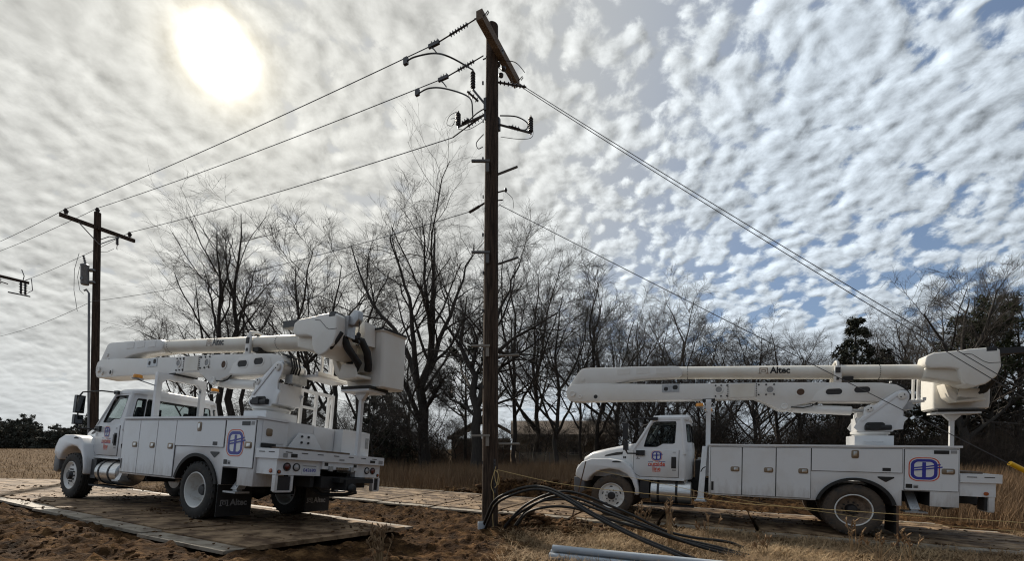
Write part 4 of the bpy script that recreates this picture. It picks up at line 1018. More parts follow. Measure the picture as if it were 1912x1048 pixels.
def shaft(name, x, y, z0, z1, r0, r1, par, lean=(0,0)):
    b = B(); rng = random.Random(int(x*10)); n = 24; rings = []
    for k in range(13):
        t = k/12; z = z0+(z1-z0)*t; r_ = r0+(r1-r0)*t
        rings.append([(x+lean[0]*t+r_*(1+rng.uniform(-.03,.03))*math.cos(6.28318*i/n), y+lean[1]*t+r_*(1+rng.uniform(-.03,.03))*math.sin(6.28318*i/n), z) for i in range(n)])
    b.rings(rings); return b.build(name, MATS['pole_wood'], par)

def main_pole():
    X0, Y0 = -.47, 9.07; g = gz(X0, Y0); TOP = 10.66
    t = empty('utility_pole', (0,0,0)); f = frame_pts((X0, Y0), LINE, PERP)
    shaft('shaft', X0, Y0, g-.3, TOP, .178, .128, t, (.05, 0))
    X0 += .04
    f = frame_pts((X0, Y0), LINE, PERP)
    # crossarm on the far side of the top, end towards the camera
    AZ = 10.05; a0, a1 = f(.0, -.86, AZ), f(.0, .86, AZ); ax = (a1-a0).normalized()
    off = LINE*-.19
    b = B(); obox(b, (a0+a1)/2+off, ax, LINE, UP, (a1-a0).length/2, .066, .092, .008); arm = b.build('crossarm', MATS['arm_wood'], t)
    b = B()
    for s in (-.80, .80):
        p = f(0, s, AZ)+off-LINE*.06; b.tube([p+Vector((0,0,.03))+LINE*.2, p, p-LINE*.05+UP*.02, p-LINE*.10+UP*.06, p-LINE*.12+UP*.02, p-LINE*.07-UP*.02], .010, 6)
    b.build('eye_bolt', MATS['wire_metal'], arm)
    b = B(); p = f(0, 0, AZ)+off; b.cyl(p-LINE*.09, p+LINE*.40, .013, .013, 8); obox(b, p-LINE*.06, ax, LINE, UP, .05, .008, .05); b.build('through_bolt', MATS['galv_dark'], arm)
    # strain insulators on the line side
    ends = []
    for st, en in ((f(0,-.82,AZ)+off, None), (f(.02,.0,AZ+.08)+LINE*.13, None)):
        q = st+LINE*.98+UP*-.10
        b = B(); b.tube([st+LINE*.05, st.lerp(q, .3)], .012, 6); sheds(b, st.lerp(q, .28), st.lerp(q, .72), 7, .018, .042); b.tube([st.lerp(q, .70), q], .013, 6)
        b.build('strain_insulator', MATS['porcelain'], t)
        b = B(); obox(b, q+LINE*.10, LINE, PERP, UP, .13, .025, .035); 
        for k in range(3): b.cyl(q+LINE*(.02+.07*k)-UP*.02, q+LINE*(.02+.07*k)+UP*.085, .012, .010, 6)
        b.build('dead_end_clamp', MATS['porcelain'], t)
        b = B(); b.tube([q+LINE*.2, q+LINE*.10-UP*.10, q+LINE*.02-UP*.22], .014, 6); b.build('clamp_tail', MATS['wire_metal'], t)
        ends.append(q+LINE*.2)
    # third phase dead-ends lower on an offset arm
    q3 = f(.98, .0, 8.62)
    b = B(); sheds(b, f(.16,0,8.86), f(.60,0,8.74), 6, .018, .045); b.tube([f(.10,0,8.88), f(.16,0,8.86)], .014, 6); b.tube([f(.6,0,8.74), q3], .013, 6); b.build('strain_insulator', MATS['porcelain'], t); ends.append(q3)
    # arresters and cutouts on brackets
    br = MATS['porcelain_grey']
    def bracket(p0, p1, r_=.022):
        b = B(); b.tube([p0, p1], r_, 8); obox(b, p0, LINE, PERP, UP, .03, .04, .13); b.build('bracket', MATS['galv_dark'], t)
    def arrester(p, h=.30, r_=.055, tilt=Vector((0,0,0))):
        b = B(); sheds(b, p, p+(UP+tilt)*h, 6, r_*.72, r_); b.cyl(p-UP*.05, p, .02, .02, 8); b.cyl(p+(UP+tilt)*h, p+(UP+tilt)*(h+.05), .02, .015, 8); b.build('surge_arrester', MATS['porcelain'], t)
        return p+(UP+tilt)*(h+.05)
    pA = f(.78, -.08, 8.74); bracket(f(.1, -.06, 8.80), pA); tA = arrester(pA+UP*.03, .26)
    pB = f(.40, -.10, 9.40); bracket(f(.1, -.08, 8.98), pB); tB = arrester(pB+UP*.03, .34)
    b = B(); sheds(b, f(.28,-.08,9.12), f(.42,-.3,9.22), 3, .02, .05); sheds(b, f(.5,-.1,8.80), f(.68,-.1,8.76), 3, .02, .05); b.build('standoff_insulator', MATS['porcelain'], t)
    pC = f(-.72, .42, 8.46); bracket(f(-.1, .12, 8.64), pC); tC = arrester(pC+UP*.02, .30)
    b = B(); sheds(b, f(-.35,.22,8.58), f(-.52,.30,8.52), 3, .02, .05); b.build('standoff_insulator', MATS['porcelain'], t)
    b = B(); sheds(b, f(-.12,.08,9.50), f(-.55,.55,9.60), 7, .02, .042); b.build('strain_insulator', MATS['porcelain'], t)
    for k, (a, s, h) in enumerate(((-.1,.1,9.86),(-.2,.16,9.78),(-.12,.2,9.70))):
        b = B(); b.lathe([(0,.015),(.02,.05),(.06,.055),(.08,.03),(.10,.0)], f(a,s,h), 'w', 12); b.build('clamp', MATS['galv_dark'], t)
    # jumpers
    def jumper(pts, r_=.015, m='jumper_black'):
        P = [Vector(p) for p in pts]; out = []
        for i in range(len(P)-1):
            p0, p1, p2, p3 = P[max(i-1,0)], P[i], P[i+1], P[min(i+2,len(P)-1)]
            for k in range(6):
                s = k/6; out.append(.5*((2*p1)+(p2-p0)*s+(2*p0-5*p1+4*p2-p3)*s*s+(3*p1-p0-3*p2+p3)*s**3))
        out.append(P[-1]); b = B(); b.tube(out, r_, 6); return b.build('jumper_wire', MATS[m], t)
    e0, e1 = ends[0], ends[1]
    for e in (e0, e1):
        b = B(); obox(b, e+LINE*.62-UP*.06, LINE, PERP, UP, .05, .03, .07); b.build('tap_clamp', MATS['porcelain'], t)
    jumper([e0+LINE*.62-UP*.08, e0+LINE*.40-UP*.06, e0-LINE*.1-UP*.18, e0-LINE*.5-UP*.42, tB])
    jumper([e1+LINE*.62-UP*.10, e1+LINE*.3-UP*.08, e1-LINE*.15-UP*.25, f(.55,-.02,9.35), f(.46,-.02,9.0), f(.46,-.02,8.80)])
    jumper([f(.52,-.05,8.82), f(.3,-.1,8.86), f(.1,-.16,8.84)], .012)
    jumper([f(-.14,.10,8.80), f(-.45,.28,8.80), f(-.66,.38,8.66), f(-.60,.36,8.52), f(-.3,.2,8.60)], .012)
    jumper([tC, tC+PERP*.10-UP*.15, tC+PERP*.06-UP*.42, f(-.5,.3,8.32), f(-.15,.12,8.36)], .006)
    jumper([tA, tA+LINE*.22-UP*.02, tA+LINE*.30-UP*.18, tA+LINE*.16-UP*.26, tA+LINE*.08-UP*.14, tA+LINE*.2-UP*.10], .006)
    jumper([pA-UP*.05, f(.5,-.1,8.58), f(.15,-.12,8.62)], .006)
    jumper([f(.14,-.1,8.36), f(.30,-.12,8.22), f(.26,-.12,8.08), f(.16,-.1,8.10)], .009)
    jumper([f(-.12,.06,9.95), f(-.4,.3,10.0), f(-.5,.6,9.98)], .008); jumper([f(-.12,.06,9.8), f(-.3,.28,9.72), f(-.35,.35,9.60), f(-.55,.58,9.62)], .006)
    # stand-off brackets for a riser, pairs all the way down
    for z, mm in ((7.62,'fiberglass_arm'),(5.72,'fiberglass_arm'),(3.78,'house_trim'),(1.92,'house_trim')):
        m_ = MATS[mm]; rp = .135+.045*(1-z/10)
        b = B(); c = Vector((X0-.02, Y0-rp-.02, z)); obox(b, c+Vector((-.06,0,-.03)), Vector((1,0,0)), Vector((0,1,0)), UP, .035, .03, .12)
        obox(b, c+Vector((-.20,-.02,.07)), Vector((1,0,0)), Vector((0,1,0)), UP, .19, .025, .022); b.build('standoff_bracket', m_, t)
        b = B(); p = Vector((X0+rp*.9, Y0-.02, z-.10)); d = Vector((.93,-.22,.22 if z > 4 else 0)).normalized()
        b.tube([p, p+d*.44], .024, 6); b.build('standoff_bracket', m_, t)
    b = B(); 
    for k in range(12): b.box(X0-.19-.01*(k % 2), X0-.165, Y0-.06, Y0-.03, .6+k*.8, .66+k*.8)
    b.build('staple', MATS['galv_dark'], t)
    # neutral spool and small hardware
    b = B(); b.cyl((X0+.13,Y0-.05,7.12),(X0+.32,Y0-.1,7.14),.014,.014,6); b.lathe([(0,.02),(.04,.035),(.08,.02)], (X0+.30,Y0-.1,7.1), 'w', 8); b.cyl((X0+.13,Y0-.05,6.95),(X0+.24,Y0-.07,6.95),.012,.012,6); b.build('spool_bolt', MATS['porcelain'], t)
    jumper([(X0+.30,Y0-.1,7.1),(X0+.44,Y0-.12,6.95),(X0+.46,Y0-.12,6.75)], .005)
    b = B(); b.tube([f(.12,0,6.98), f(.30,0,6.93)], .020, 6); b.tube([f(.3,0,6.93), f(.55,0,6.86)], .03, 6); b.build('neutral_clamp', MATS['porcelain'], t)
    # pipe strap with slots near the base
    b = B(); b.box(X0+.05,X0+.09,Y0-.215,Y0-.19,.80,1.50,.004); b.build('slotted_strap', MATS['galv_dark'], t)
    b = B()
    for k in range(9): b.box(X0+.058,X0+.082,Y0-.219,Y0-.216,.86+k*.07,.90+k*.07)
    b.build('strap_slot', MATS['seam_dark'], t)
    tag(t, 'tall brown wooden utility pole in the middle with grey crossarm and black insulators', 'utility pole', 'wooden utility poles')
    return ends, f
MAIN_ENDS, MF = main_pole()

P2 = Vector((-16.25, 16.72, 0)); P3 = Vector((-30.1, 24.2, 0))
def left_pole():
    x, y = P2.x, P2.y; g = gz(x, y); t = empty('utility_pole'); f = frame_pts((x, y), LINE, PERP)
    shaft('shaft', x-.1, y, g-.3, 10.95, .14, .105, t, (.18, 0))
    x += .07; f = frame_pts((x, y), LINE, PERP)
    AZ = 10.30; b = B(); a0, a1 = f(0,-1.12,AZ), f(0,1.12,AZ); ax = (a1-a0).normalized(); off = LINE*-.16
    obox(b, (a0+a1)/2+off, ax, LINE, UP, 1.12, .05, .065, .008); b.build('crossarm', MATS['pole_wood'], t)
    for s in (-.62, .62):
        b = B(); b.tube([f(0,s,AZ-.06)+off*1.3, f(0,.0,AZ-.62)+off*.9], .018, 6); b.build('brace', MATS['porcelain_grey'], t)
    pins = []
    for s, h in ((-.95, AZ+.08), (0, 10.93), (.95, AZ+.08)):
        p = f(0,s,h)+(off if s else Vector((0,0,0))); b = B(); b.cyl(p-UP*.12, p+UP*.06, .014, .014, 6); b.lathe([(.02,.0),(.03,.055),(.07,.06),(.08,.04),(.11,.075),(.14,.08),(.15,.04),(.19,.05),(.22,.03),(.23,0)], p, 'w', 14); b.build('pin_insulator', MATS['porcelain'], t)
        pins.append(p+UP*.20)
    b = B(); p = f(0,.55,AZ-.30)+off; sheds(b, p+UP*.2, p-UP*.10, 4, .035, .06); b.tube([p+UP*.2, p-PERP*.25+UP*.12, f(0,.1,AZ-.35)], .016, 6); b.tube([p-UP*.1, p-UP*.25+LINE*.05, p-UP*.30-LINE*.05], .012, 6); b.build('cutout', MATS['porcelain'], t)
    # transformer can on the near left side
    c = Vector((x-.27, y-.22, 8.05)); b = B(); b.lathe([(0,0),(0,.11),(.03,.125),(.70,.125),(.72,.135),(.76,.135),(.80,.09),(.82,0)], c, 'w', 24); tr = b.build('transformer', MATS['transformer_grey'], t)
    b = B(); sheds(b, c+Vector((.02,0,.82)), c+Vector((-.06,0,1.14)), 5, .025, .045); b.build('bushing', MATS['porcelain_grey'], tr)
    b = B(); b.box(c.x-.05,c.x+.05,c.y-.145,c.y-.12,c.z+.15,c.z+.25,.005); b.cyl(c+Vector((-.12,0,.60)),c+Vector((-.16,0,.60)),.02,.02,8); b.build('lug', MATS['transformer_grey'], tr)
    b = B(); b.box(x-.25,x+.02,y-.2,y-.02,8.15,8.22); b.box(x-.25,x+.02,y-.2,y-.02,8.62,8.69); b.build('hanger', MATS['transformer_grey'], t)
    b = B(); b.tube([(x-.2,y-.16,g),(x-.17,y-.16,7.75),(x-.24,y-.2,7.88),(x-.3,y-.22,7.82)], .035, 10); b.build('riser_conduit', MATS['transformer_grey'], t)
    b = B(); b.tube([c+Vector((-.06,0,1.14)), c+Vector((-.22,0,1.22)), c+Vector((-.40,0,.6)), c+Vector((-.42,0,-.2)), c+Vector((-.34,.05,-1.0))], .008, 5); b.tube([c+Vector((-.2,0,.7)), c+Vector((-.28,0,.3)), c+Vector((-.2,0,-.2)), c+Vector((-.05,0,-.35))], .008, 5); b.tube([f(0,.5,AZ-.55), f(0,.3,AZ-.75), f(0,.08,AZ-.85)], .008, 5); b.build('drop_wire', MATS['wire_metal'], t)
    tag(t, 'wooden pole behind the left truck cab with a crossarm and grey transformer can', 'utility pole', 'wooden utility poles')
    return pins
PINS = left_pole()
def far_pole():
    x, y = P3.x, P3.y; g = gz(x, y); t = empty('utility_pole'); f = frame_pts((x, y), LINE, PERP)
    shaft('shaft', x, y, g-.3, 12.4, .14, .11, t)
    AZ = 11.75; b = B(); a0, a1 = f(0,-1.2,AZ), f(0,1.9,AZ); ax = (a1-a0).normalized()
    obox(b, (a0+a1)/2-LINE*.16, ax, LINE, UP, 1.55, .06, .07, .008); b.build('crossarm', MATS['pole_wood'], t)
    b = B(); p = f(0,1.75,AZ)-LINE*.16; sheds(b, p+UP*.05, p-UP*.75, 5, .05, .09); sheds(b, p-PERP*.18+UP*.05, p-PERP*.18-UP*.75, 5, .05, .09); b.tube([p-UP*.8+PERP*.2, p-UP*.82-PERP*.7], .04, 6); b.tube([p+UP*.1, p+PERP*.25+UP*.3, p+PERP*.3-UP*.4, p+PERP*.1-UP*.6], .02, 6); b.tube([p-PERP*.1+UP*.05, p-PERP*.05+UP*.35, p-PERP*.15+UP*.7], .022, 6); b.build('switch', MATS['porcelain'], t)
    b = B(); q = f(0,.7,AZ-.1)-LINE*.16; sheds(b, q, q-UP*.35, 4, .05, .10); b.tube([q-UP*.3, q-UP*.5-PERP*.25, q-UP*.9-PERP*.3, q-UP*8-PERP*.5], .016, 5); b.tube([q-PERP*.6, q-UP*.2, q+PERP*.35-UP*.25], .03, 6); b.build('cutout', MATS['porcelain'], t)
    tag(t, 'farthest wooden pole at the left picture edge with only its crossarm showing', 'utility pole', 'wooden utility poles')
    return [f(0,-.95,AZ+.2), f(0,0,12.5), f(0,1.75,AZ+.12)]
PINS3 = far_pole()

# ------------------------------------------------------------------ overhead wires, each its own thing
def wire(name, pts_list, r_, label, cat, sag=.2, group=None, m='wire_metal', n=14):
    pts = []
    for p, q in zip(pts_list[:-1], pts_list[1:]):
        p, q = Vector(p), Vector(q)
        for k in range(n): s = k/n; pts.append(p.lerp(q, s)-UP*(4*sag*s*(1-s)))
    pts.append(Vector(pts_list[-1])); b = B(); b.tube(pts, r_, 5)
    return tag(b.build(name, MATS[m]), label, cat, group)
ext = lambda p: Vector(p)+LINE*40+UP*.5
wire('power_line', [MAIN_ENDS[0], PINS[0], PINS3[0], ext(PINS3[0])], .0095, 'highest bare conductor from the tall pole crossarm to the left pole', 'power line', .10, 'overhead conductors')
wire('power_line', [MAIN_ENDS[1], PINS[1], PINS3[1], ext(PINS3[1])], .0095, 'middle bare conductor running to the left pole top', 'power line', .10, 'overhead conductors')
wire('power_line', [MAIN_ENDS[2], PINS[2], PINS3[2]], .0095, 'lowest of the three bare conductors between tall pole and left pole', 'power line', .10, 'overhead conductors')
nl = Vector((P2.x-.05, P2.y-.1, 7.45)); nl3 = Vector((P3.x, P3.y, 7.9))
wire('neutral_line', [MF(.5,0,6.87), nl, nl3, ext(nl3)], .0075, 'thin neutral wire crossing in front of the bare trees on the left', 'power line', .25)
GA = MF(-.06, .82, 10.0); anc1 = Vector((13.2, 6.85, -.25)); anc2 = Vector((11.45, 7.05, -.18))
wire('guy_wire', [GA-LINE*.2, anc1], .0075, 'upper guy wire of the pair slanting down from the crossarm end to the right', 'guy wire', .12, 'guy wires')
wire('guy_wire', [MF(-.24,.74,9.93), anc1+Vector((-.25,.05,0))], .0075, 'lower guy wire of the pair slanting down from the crossarm end to the right', 'guy wire', .12, 'guy wires')
g0 = MF(-.15, .05, 6.88)
wire('guy_wire', [g0, anc2], .0075, 'single guy wire from mid pole slanting across the right truck', 'guy wire', .02, 'guy wires')
b = B(); s0, s1 = .768, .985; q0, q1 = g0.lerp(anc2, s0), g0.lerp(anc2, s1); b.tube([q0, q1], .042, 14); tag(b.build('guy_guard', MATS['guard_yellow']), 'yellow plastic guard on the guy wire at the right edge', 'guy guard')

# ------------------------------------------------------------------ black cables looping out of the ground, rope, pipes
def spline(P, n=8):
    P = [Vector(p) for p in P]; out = []
    for i in range(len(P)-1):
        p0, p1, p2, p3 = P[max(i-1,0)], P[i], P[i+1], P[min(i+2,len(P)-1)]
        for k in range(n):
            s = k/n; out.append(.5*((2*p1)+(p2-p0)*s+(2*p0-5*p1+4*p2-p3)*s*s+(3*p1-p0-3*p2+p3)*s**3))
    out.append(P[-1]); return out
def r3(x, y): return 900+x/3.824, 850+y/3.824
def cable(pts, Y0, Y1, r_, label, end_ground=True):
    n = len(pts); out = []
    for i, p in enumerate(pts):
        s = i/(n-1); Y = Y0+(Y1-Y0)*s**1.1
        q = px(*r3(*p), Y)
        if i > n*.55:
            # settle the tail onto the ground along the line of sight
            h = gz(q.x, q.y)+r_*.9
            if q.z < h+.05 or i == n-1: q.z = h
        out.append(q)
    b = B(); b.tube(spline(out), r_, 10)
    return tag(b.build('electric_cable', MATS['cable_black']), label, 'cable', 'black cables beside the pole')
cable([(0,535),(35,440),(90,330),(210,262),(350,227),(470,240),(600,300),(760,400),(960,510),(1170,610),(1400,700),(1620,757),(1800,800)], 8.82, 6.35, .030, 'thick black cable arching highest out of the grey conduit against the pole')
cable([(160,520),(260,400),(400,310),(560,262),(700,280),(880,350),(1070,430),(1300,540),(1500,590),(1760,625),(1912,640)], 8.75, 7.55, .026, 'black cable rising right of the pole, farthest tail on the grass')
cable([(232,510),(330,390),(460,312),(600,293),(760,338),(950,420),(1180,510),(1380,590),(1640,650),(1912,690)], 8.70, 7.15, .026, 'black cable in the middle of the bundle right of the pole')
cable([(165,505),(250,430),(400,340),(560,318),(700,345),(850,400),(1060,478),(1290,562),(1500,640),(1800,700)], 8.80, 7.05, .024, 'black cable arching low inside the bundle beside the pole')
cable([(250,505),(330,412),(480,372),(640,378),(800,425),(1000,490),(1200,545),(1400,610),(1700,680),(1912,705)], 8.62, 7.0, .026, 'lowest flat black cable loop beside the pole')
cable([(20,540),(55,450),(110,345),(230,282),(360,248),(480,262),(620,330),(780,428),(960,525),(1160,620),(1380,712),(1600,775)], 8.72, 6.32, .026, 'second black cable from the conduit lying just under the highest arch')
for k, (y0, y1, Y0, Y1, lab) in enumerate(((1035,1036,9.0,8.4,'a'),(1040,1044,8.2,8.0,'b'))):
    pass
def lying(pts, r_, label):
    out = [Vector((x, y, gz(x, y)+r_*.8)) for x, y in pts]; b = B(); b.tube(spline(out, 6), r_, 8)
    tag(b.build('electric_cable', MATS['cable_black']), label, 'cable', 'black cables beside the pole')
lying([(2.2,6.75),(3.2,6.60),(4.3,6.52),(5.4,6.50),(6.6,6.42),(8.2,6.45)], .024, 'black cable lying flat in the dead grass at the bottom right')
# conduit stub the first cables come out of
b = B(); c = (-.62, 8.80, gz(-.62, 8.80)-.05); b.lathe([(0,.085),(.17,.085),(.18,.080),(.18,.070),(.02,.070)], c, 'w', 24); tag(b.build('conduit_stub', MATS['pvc_grey']), 'short grey conduit collar at the foot of the tall pole', 'conduit')
# grey pipes
def pipe(x0, y0, x1, y1, dz, label):
    z0, z1 = gz(x0, y0)+.06+dz, gz(x1, y1)+.05+dz; p, q = Vector((x0,y0,z0)), Vector((x1,y1,z1)); d = (q-p).normalized(); r_ = .057
    n = 22; b = B(); ref = d.cross(UP).normalized(); u2 = ref.cross(d)
    ring = lambda c, rr: [c+(ref*math.cos(6.28318*k/n)+u2*math.sin(6.28318*k/n))*rr for k in range(n)]
    b.rings([ring(p+d*.25, .047), ring(p, .050), ring(p, .060), ring(p+d*.28, .060), ring(p+d*.30, r_), ring(q, r_), ring(q, .048), ring(q-d*.2, .048)], True, False)
    tag(b.build('grey_pipe', MATS['pvc_grey']), label, 'pipe', 'grey pipes on the grass')
pipe(.64, 7.00, 3.75, 5.88, .02, 'farthest of the grey plastic pipes lying on the dead grass')
pipe(.60, 6.87, 3.65, 5.76, .0, 'nearest of the grey plastic pipes lying on the dead grass')
pipe(.66, 6.94, 3.7, 5.83, .105, 'topmost grey plastic pipe resting on the other two')

# rope tied to the pole and strung off to the right
def rope(pts, r_, label, grp=None):
    b = B(); b.tube(spline(pts, 8), r_, 6); return tag(b.build('rope', MATS['rope_yellow']), label, 'rope', grp)
a = px(929, 878, 8.87)
rope([a, px(1040,903,8.75), px(1160,918,8.55), px(1300,931,8.2), px(1400,942,7.95), px(1600,956,7.5), px(1912,977,6.9), px(2100,990,6.6)], .0065, 'tan rope tied to the tall pole and stretched across the right truck', 'ropes strung from the pole')
rope([px(1112,879,9.3), px(1240,905,9.0), px(1330,924,8.75), px(1400,937,8.55), px(1560,960,8.1), px(1660,974,7.8), px(1912,994,7.25), px(2050,1003,7.0)], .0045, 'thinner tan string running just below the rope across the right truck wheels', 'ropes strung from the pole')
rope([px(926,872,8.84), px(917,905,8.82), px(922,925,8.80), px(920,960,8.80), px(921,985,8.79)], .008, 'loose rope end hanging straight down the tall pole', 'rope ends on the pole')
rope([px(928,878,8.84), px(932,895,8.81), px(930,906,8.80), px(925,898,8.80), px(924,880,8.82), px(930,886,8.80), px(928,905,8.79), px(924,912,8.8)], .008, 'knotted loop of rope bunched on the tall pole', 'rope ends on the pole')
# rusty stake leaning by the cables
b = B(); p = px(1062, 957, 9.25); q = px(1094, 862, 9.05); p.z = gz(p.x, p.y)-.1; b.tube([p, p.lerp(q, .5), q], [.016,.014,.012], 7); tag(b.build('stake', MATS['rust']), 'thin rusty stake leaning in a dirt heap by the right truck bumper', 'stake')
b = B(); p = px(1676, 1000, 7.95); q = px(1676, 945, 7.95); p.z = gz(p.x, p.y)-.05; b.tube([p, q], .018, 7); tag(b.build('stake', MATS['rust']), 'short dark stake standing behind the right truck rear wheel', 'stake')
# ------------------------------------------------------------------ house and fence behind the trees
def house():
    x0, x1, Y = .4, 9.4, 39.0; z = gz(3, 38)-.1; t = empty('house', (0,0,0))
    b = B(); b.box(x0, x1, Y, Y+7.5, z, z+2.75); wl = b.build('wall', MATS['siding'], t)
    b = B()
    for k in range(14): b.hexa([(x0-.01,Y-.035,z+.12+k*.185),(x1+.01,Y-.035,z+.12+k*.185),(x1+.01,Y-.002,z+.12+k*.185),(x0-.01,Y-.002,z+.12+k*.185),(x0-.01,Y-.012,z+.30+k*.185),(x1+.01,Y-.012,z+.30+k*.185),(x1+.01,Y-.002,z+.30+k*.185),(x0-.01,Y-.002,z+.30+k*.185)])
    b.build('siding_boards', MATS['siding'], wl)
    b = B(); b.prism([(Y-.55,z+2.70),(Y-.55,z+2.84),(Y+3.75,z+4.35),(Y+8.05,z+2.84),(Y+8.05,z+2.70),(Y+3.75,z+4.2)], x0-.5, x1+.5, 0, axis='u'); rf = b.build('roof', MATS['shingles'], t)
    b = B(); b.box(x0-.5,x1+.5,Y-.60,Y-.555,z+2.66,z+2.84); b.build('fascia', MATS['house_trim'], rf)
    b = B(); b.prism([(Y,z+2.76),(Y+3.75,z+4.15),(Y+7.5,z+2.76)], x0+.001, x0+.12, 0, axis='u'); b.build('gable', MATS['brown_wall'], t)
    for xc in (5.7, 2.2, 8.2):
        b = B(); b.box(xc-.55,xc+.55,Y-.07,Y-.03,z+.95,z+2.25); b.box(xc-.02,xc+.02,Y-.085,Y-.07,z+.95,z+2.25); w = b.build('window', MATS['house_trim'], t)
        b = B(); b.box(xc-.46,xc+.46,Y-.082,Y-.072,z+1.03,z+1.57); b.box(xc-.46,xc+.46,Y-.082,Y-.072,z+1.63,z+2.17); b.build('pane', MATS['window_pane'], w)
    b = B(); b.box(-5.6, x0-.55, Y+.6, Y+5.5, z, z+2.5); wn = b.build('wing_wall', MATS['brown_wall'], t)
    b = B(); b.prism([(-6.0,z+2.45),(-6.0,z+2.6),(-2.6,z+4.6),(x0-.52,z+3.2),(x0-.52,z+3.05),(-2.6,z+4.45)], Y+.2, Y+6); b.build('roof', MATS['shingles'], t)
    tag(t, 'low beige sided house with brown roof glimpsed through the trees behind the pole', 'house')
house()
def fence():
    Y = 34.2; t = empty('chain_link_fence'); x0, x1 = .6, 8.5
    zz = lambda x: gz(x, Y)
    b = B(); b.tube([(x, Y, zz(x)+1.15) for x in np.linspace(x0, x1, 8)], .022, 6); b.build('top_rail', MATS['fence_metal'], t)
    for x in np.arange(x0, x1, 2.4):
        b = B(); b.cyl((x, Y, zz(x)-.2), (x, Y, zz(x)+1.2), .03, .03, 8); b.build('post', MATS['fence_metal'], t)
    b = B(); h = 1.1
    for x in np.arange(x0-1, x1, .16):
        for s in (1, -1):
            p0 = (x if s > 0 else x+h, Y+.004*s, zz(x)+.04); p1 = (x+h if s > 0 else x, Y+.004*s, zz(x)+.04+h)
            b.tube([p0, p1], .0035, 3, False)
    tag(b.build('wire_mesh', MATS['fence_metal'], t, False), kind='stuff')
    tag(t, 'waist high chain link fence in front of the beige house', 'fence')
fence()

# ------------------------------------------------------------------ bare trees
def nrmz(v): return v/np.maximum(np.linalg.norm(v, axis=-1, keepdims=True), 1e-9)
def tubes(P, Rr, S, V0=0):
    """P (N,K,3) Rr (N,K) -> verts, quad faces"""
    N, K, _ = P.shape
    T = np.empty_like(P); T[:,1:-1] = P[:,2:]-P[:,:-2]; T[:,0] = P[:,1]-P[:,0]; T[:,-1] = P[:,-1]-P[:,-2]; T = nrmz(T)
    ref = np.where(np.abs(T[:,:1,2:3]) < .9, np.array([0,0,1.]), np.array([1.,0,0]))
    a = nrmz(np.cross(T, np.broadcast_to(ref, T.shape))); bt = np.cross(T, a)
    ang = np.arange(S)*2*np.pi/S
    V = P[:,:,None,:]+Rr[:,:,None,None]*(a[:,:,None,:]*np.cos(ang)[None,None,:,None]+bt[:,:,None,:]*np.sin(ang)[None,None,:,None])
    idx = (np.arange(N)[:,None,None]*K+np.arange(K)[None,:,None])*S+np.arange(S)[None,None,:]+V0
    i0 = idx[:,:-1]; i1 = idx[:,1:]; r1 = np.roll(i0, -1, 2); r2 = np.roll(i1, -1, 2)
    F = np.stack([i0, r1, r2, i1], -1).reshape(-1, 4)
    return V.reshape(-1, 3), F
def interp(P, t):
    """P (N,K,3), t (N,M) in 0..1 -> points (N,M,3), tangents"""
    K = P.shape[1]; x = np.clip(t, 0, .9999)*(K-1); i = x.astype(int); f = (x-i)[...,None]; n = np.arange(P.shape[0])[:,None]
    a, b = P[n,i], P[n,i+1]; return a*(1-f)+b*f, nrmz(b-a), i, f[...,0]
def children(P, Rr, rng, m, tmin, ratio, ang, up, K, wander, rk=.62, rend=.35, rmin=.004, drop=.35, lmin=.15):
    N = P.shape[0]
    t = tmin+(1-tmin)*(np.arange(m)[None,:]+rng.random((N,m)))/m
    pos, tan, i, f = interp(P, t); n = np.arange(N)[:,None]
    r_ = (Rr[n,i]*(1-f)+Rr[n,i+1]*f)
    L = np.linalg.norm(np.diff(P, axis=1), axis=2).sum(1)[:,None]
    ln = np.maximum(L*ratio*(1-drop*(t-tmin)/(1-tmin+1e-6))*rng.uniform(.65,1.3,(N,m)), lmin)
    rv = rng.normal(size=(N,m,3)); perp = nrmz(rv-tan*np.sum(rv*tan,-1,keepdims=True))
    a = np.radians(rng.uniform(ang[0], ang[1], (N,m)))[...,None]
    d = nrmz(tan*np.cos(a)+perp*np.sin(a)+np.array([0,0,up]))
    pos, d, ln, r_ = pos.reshape(-1,3), d.reshape(-1,3), ln.ravel(), r_.ravel()
    r0 = np.maximum(r_*rk*rng.uniform(.7,1.,len(r_)), rmin)
    Q = [pos]; st = (ln/(K-1))[:,None]
    for k in range(K-1):
        d = nrmz(d+wander*rng.normal(size=d.shape)+np.array([0,0,up*.35])); Q.append(Q[-1]+d*st)
    Q = np.stack(Q, 1); rr = r0[:,None]*(1-(1-rend)*np.linspace(0,1,K)[None,:])
    return Q, np.maximum(rr, rmin*.7)
def resample(pts, K):
    pts = np.asarray(pts, float); s = np.r_[0, np.cumsum(np.linalg.norm(np.diff(pts, axis=0), axis=1))]; s /= s[-1]
    q = np.linspace(0, 1, K); return np.stack([np.interp(q, s, pts[:,k]) for k in range(3)], 1)
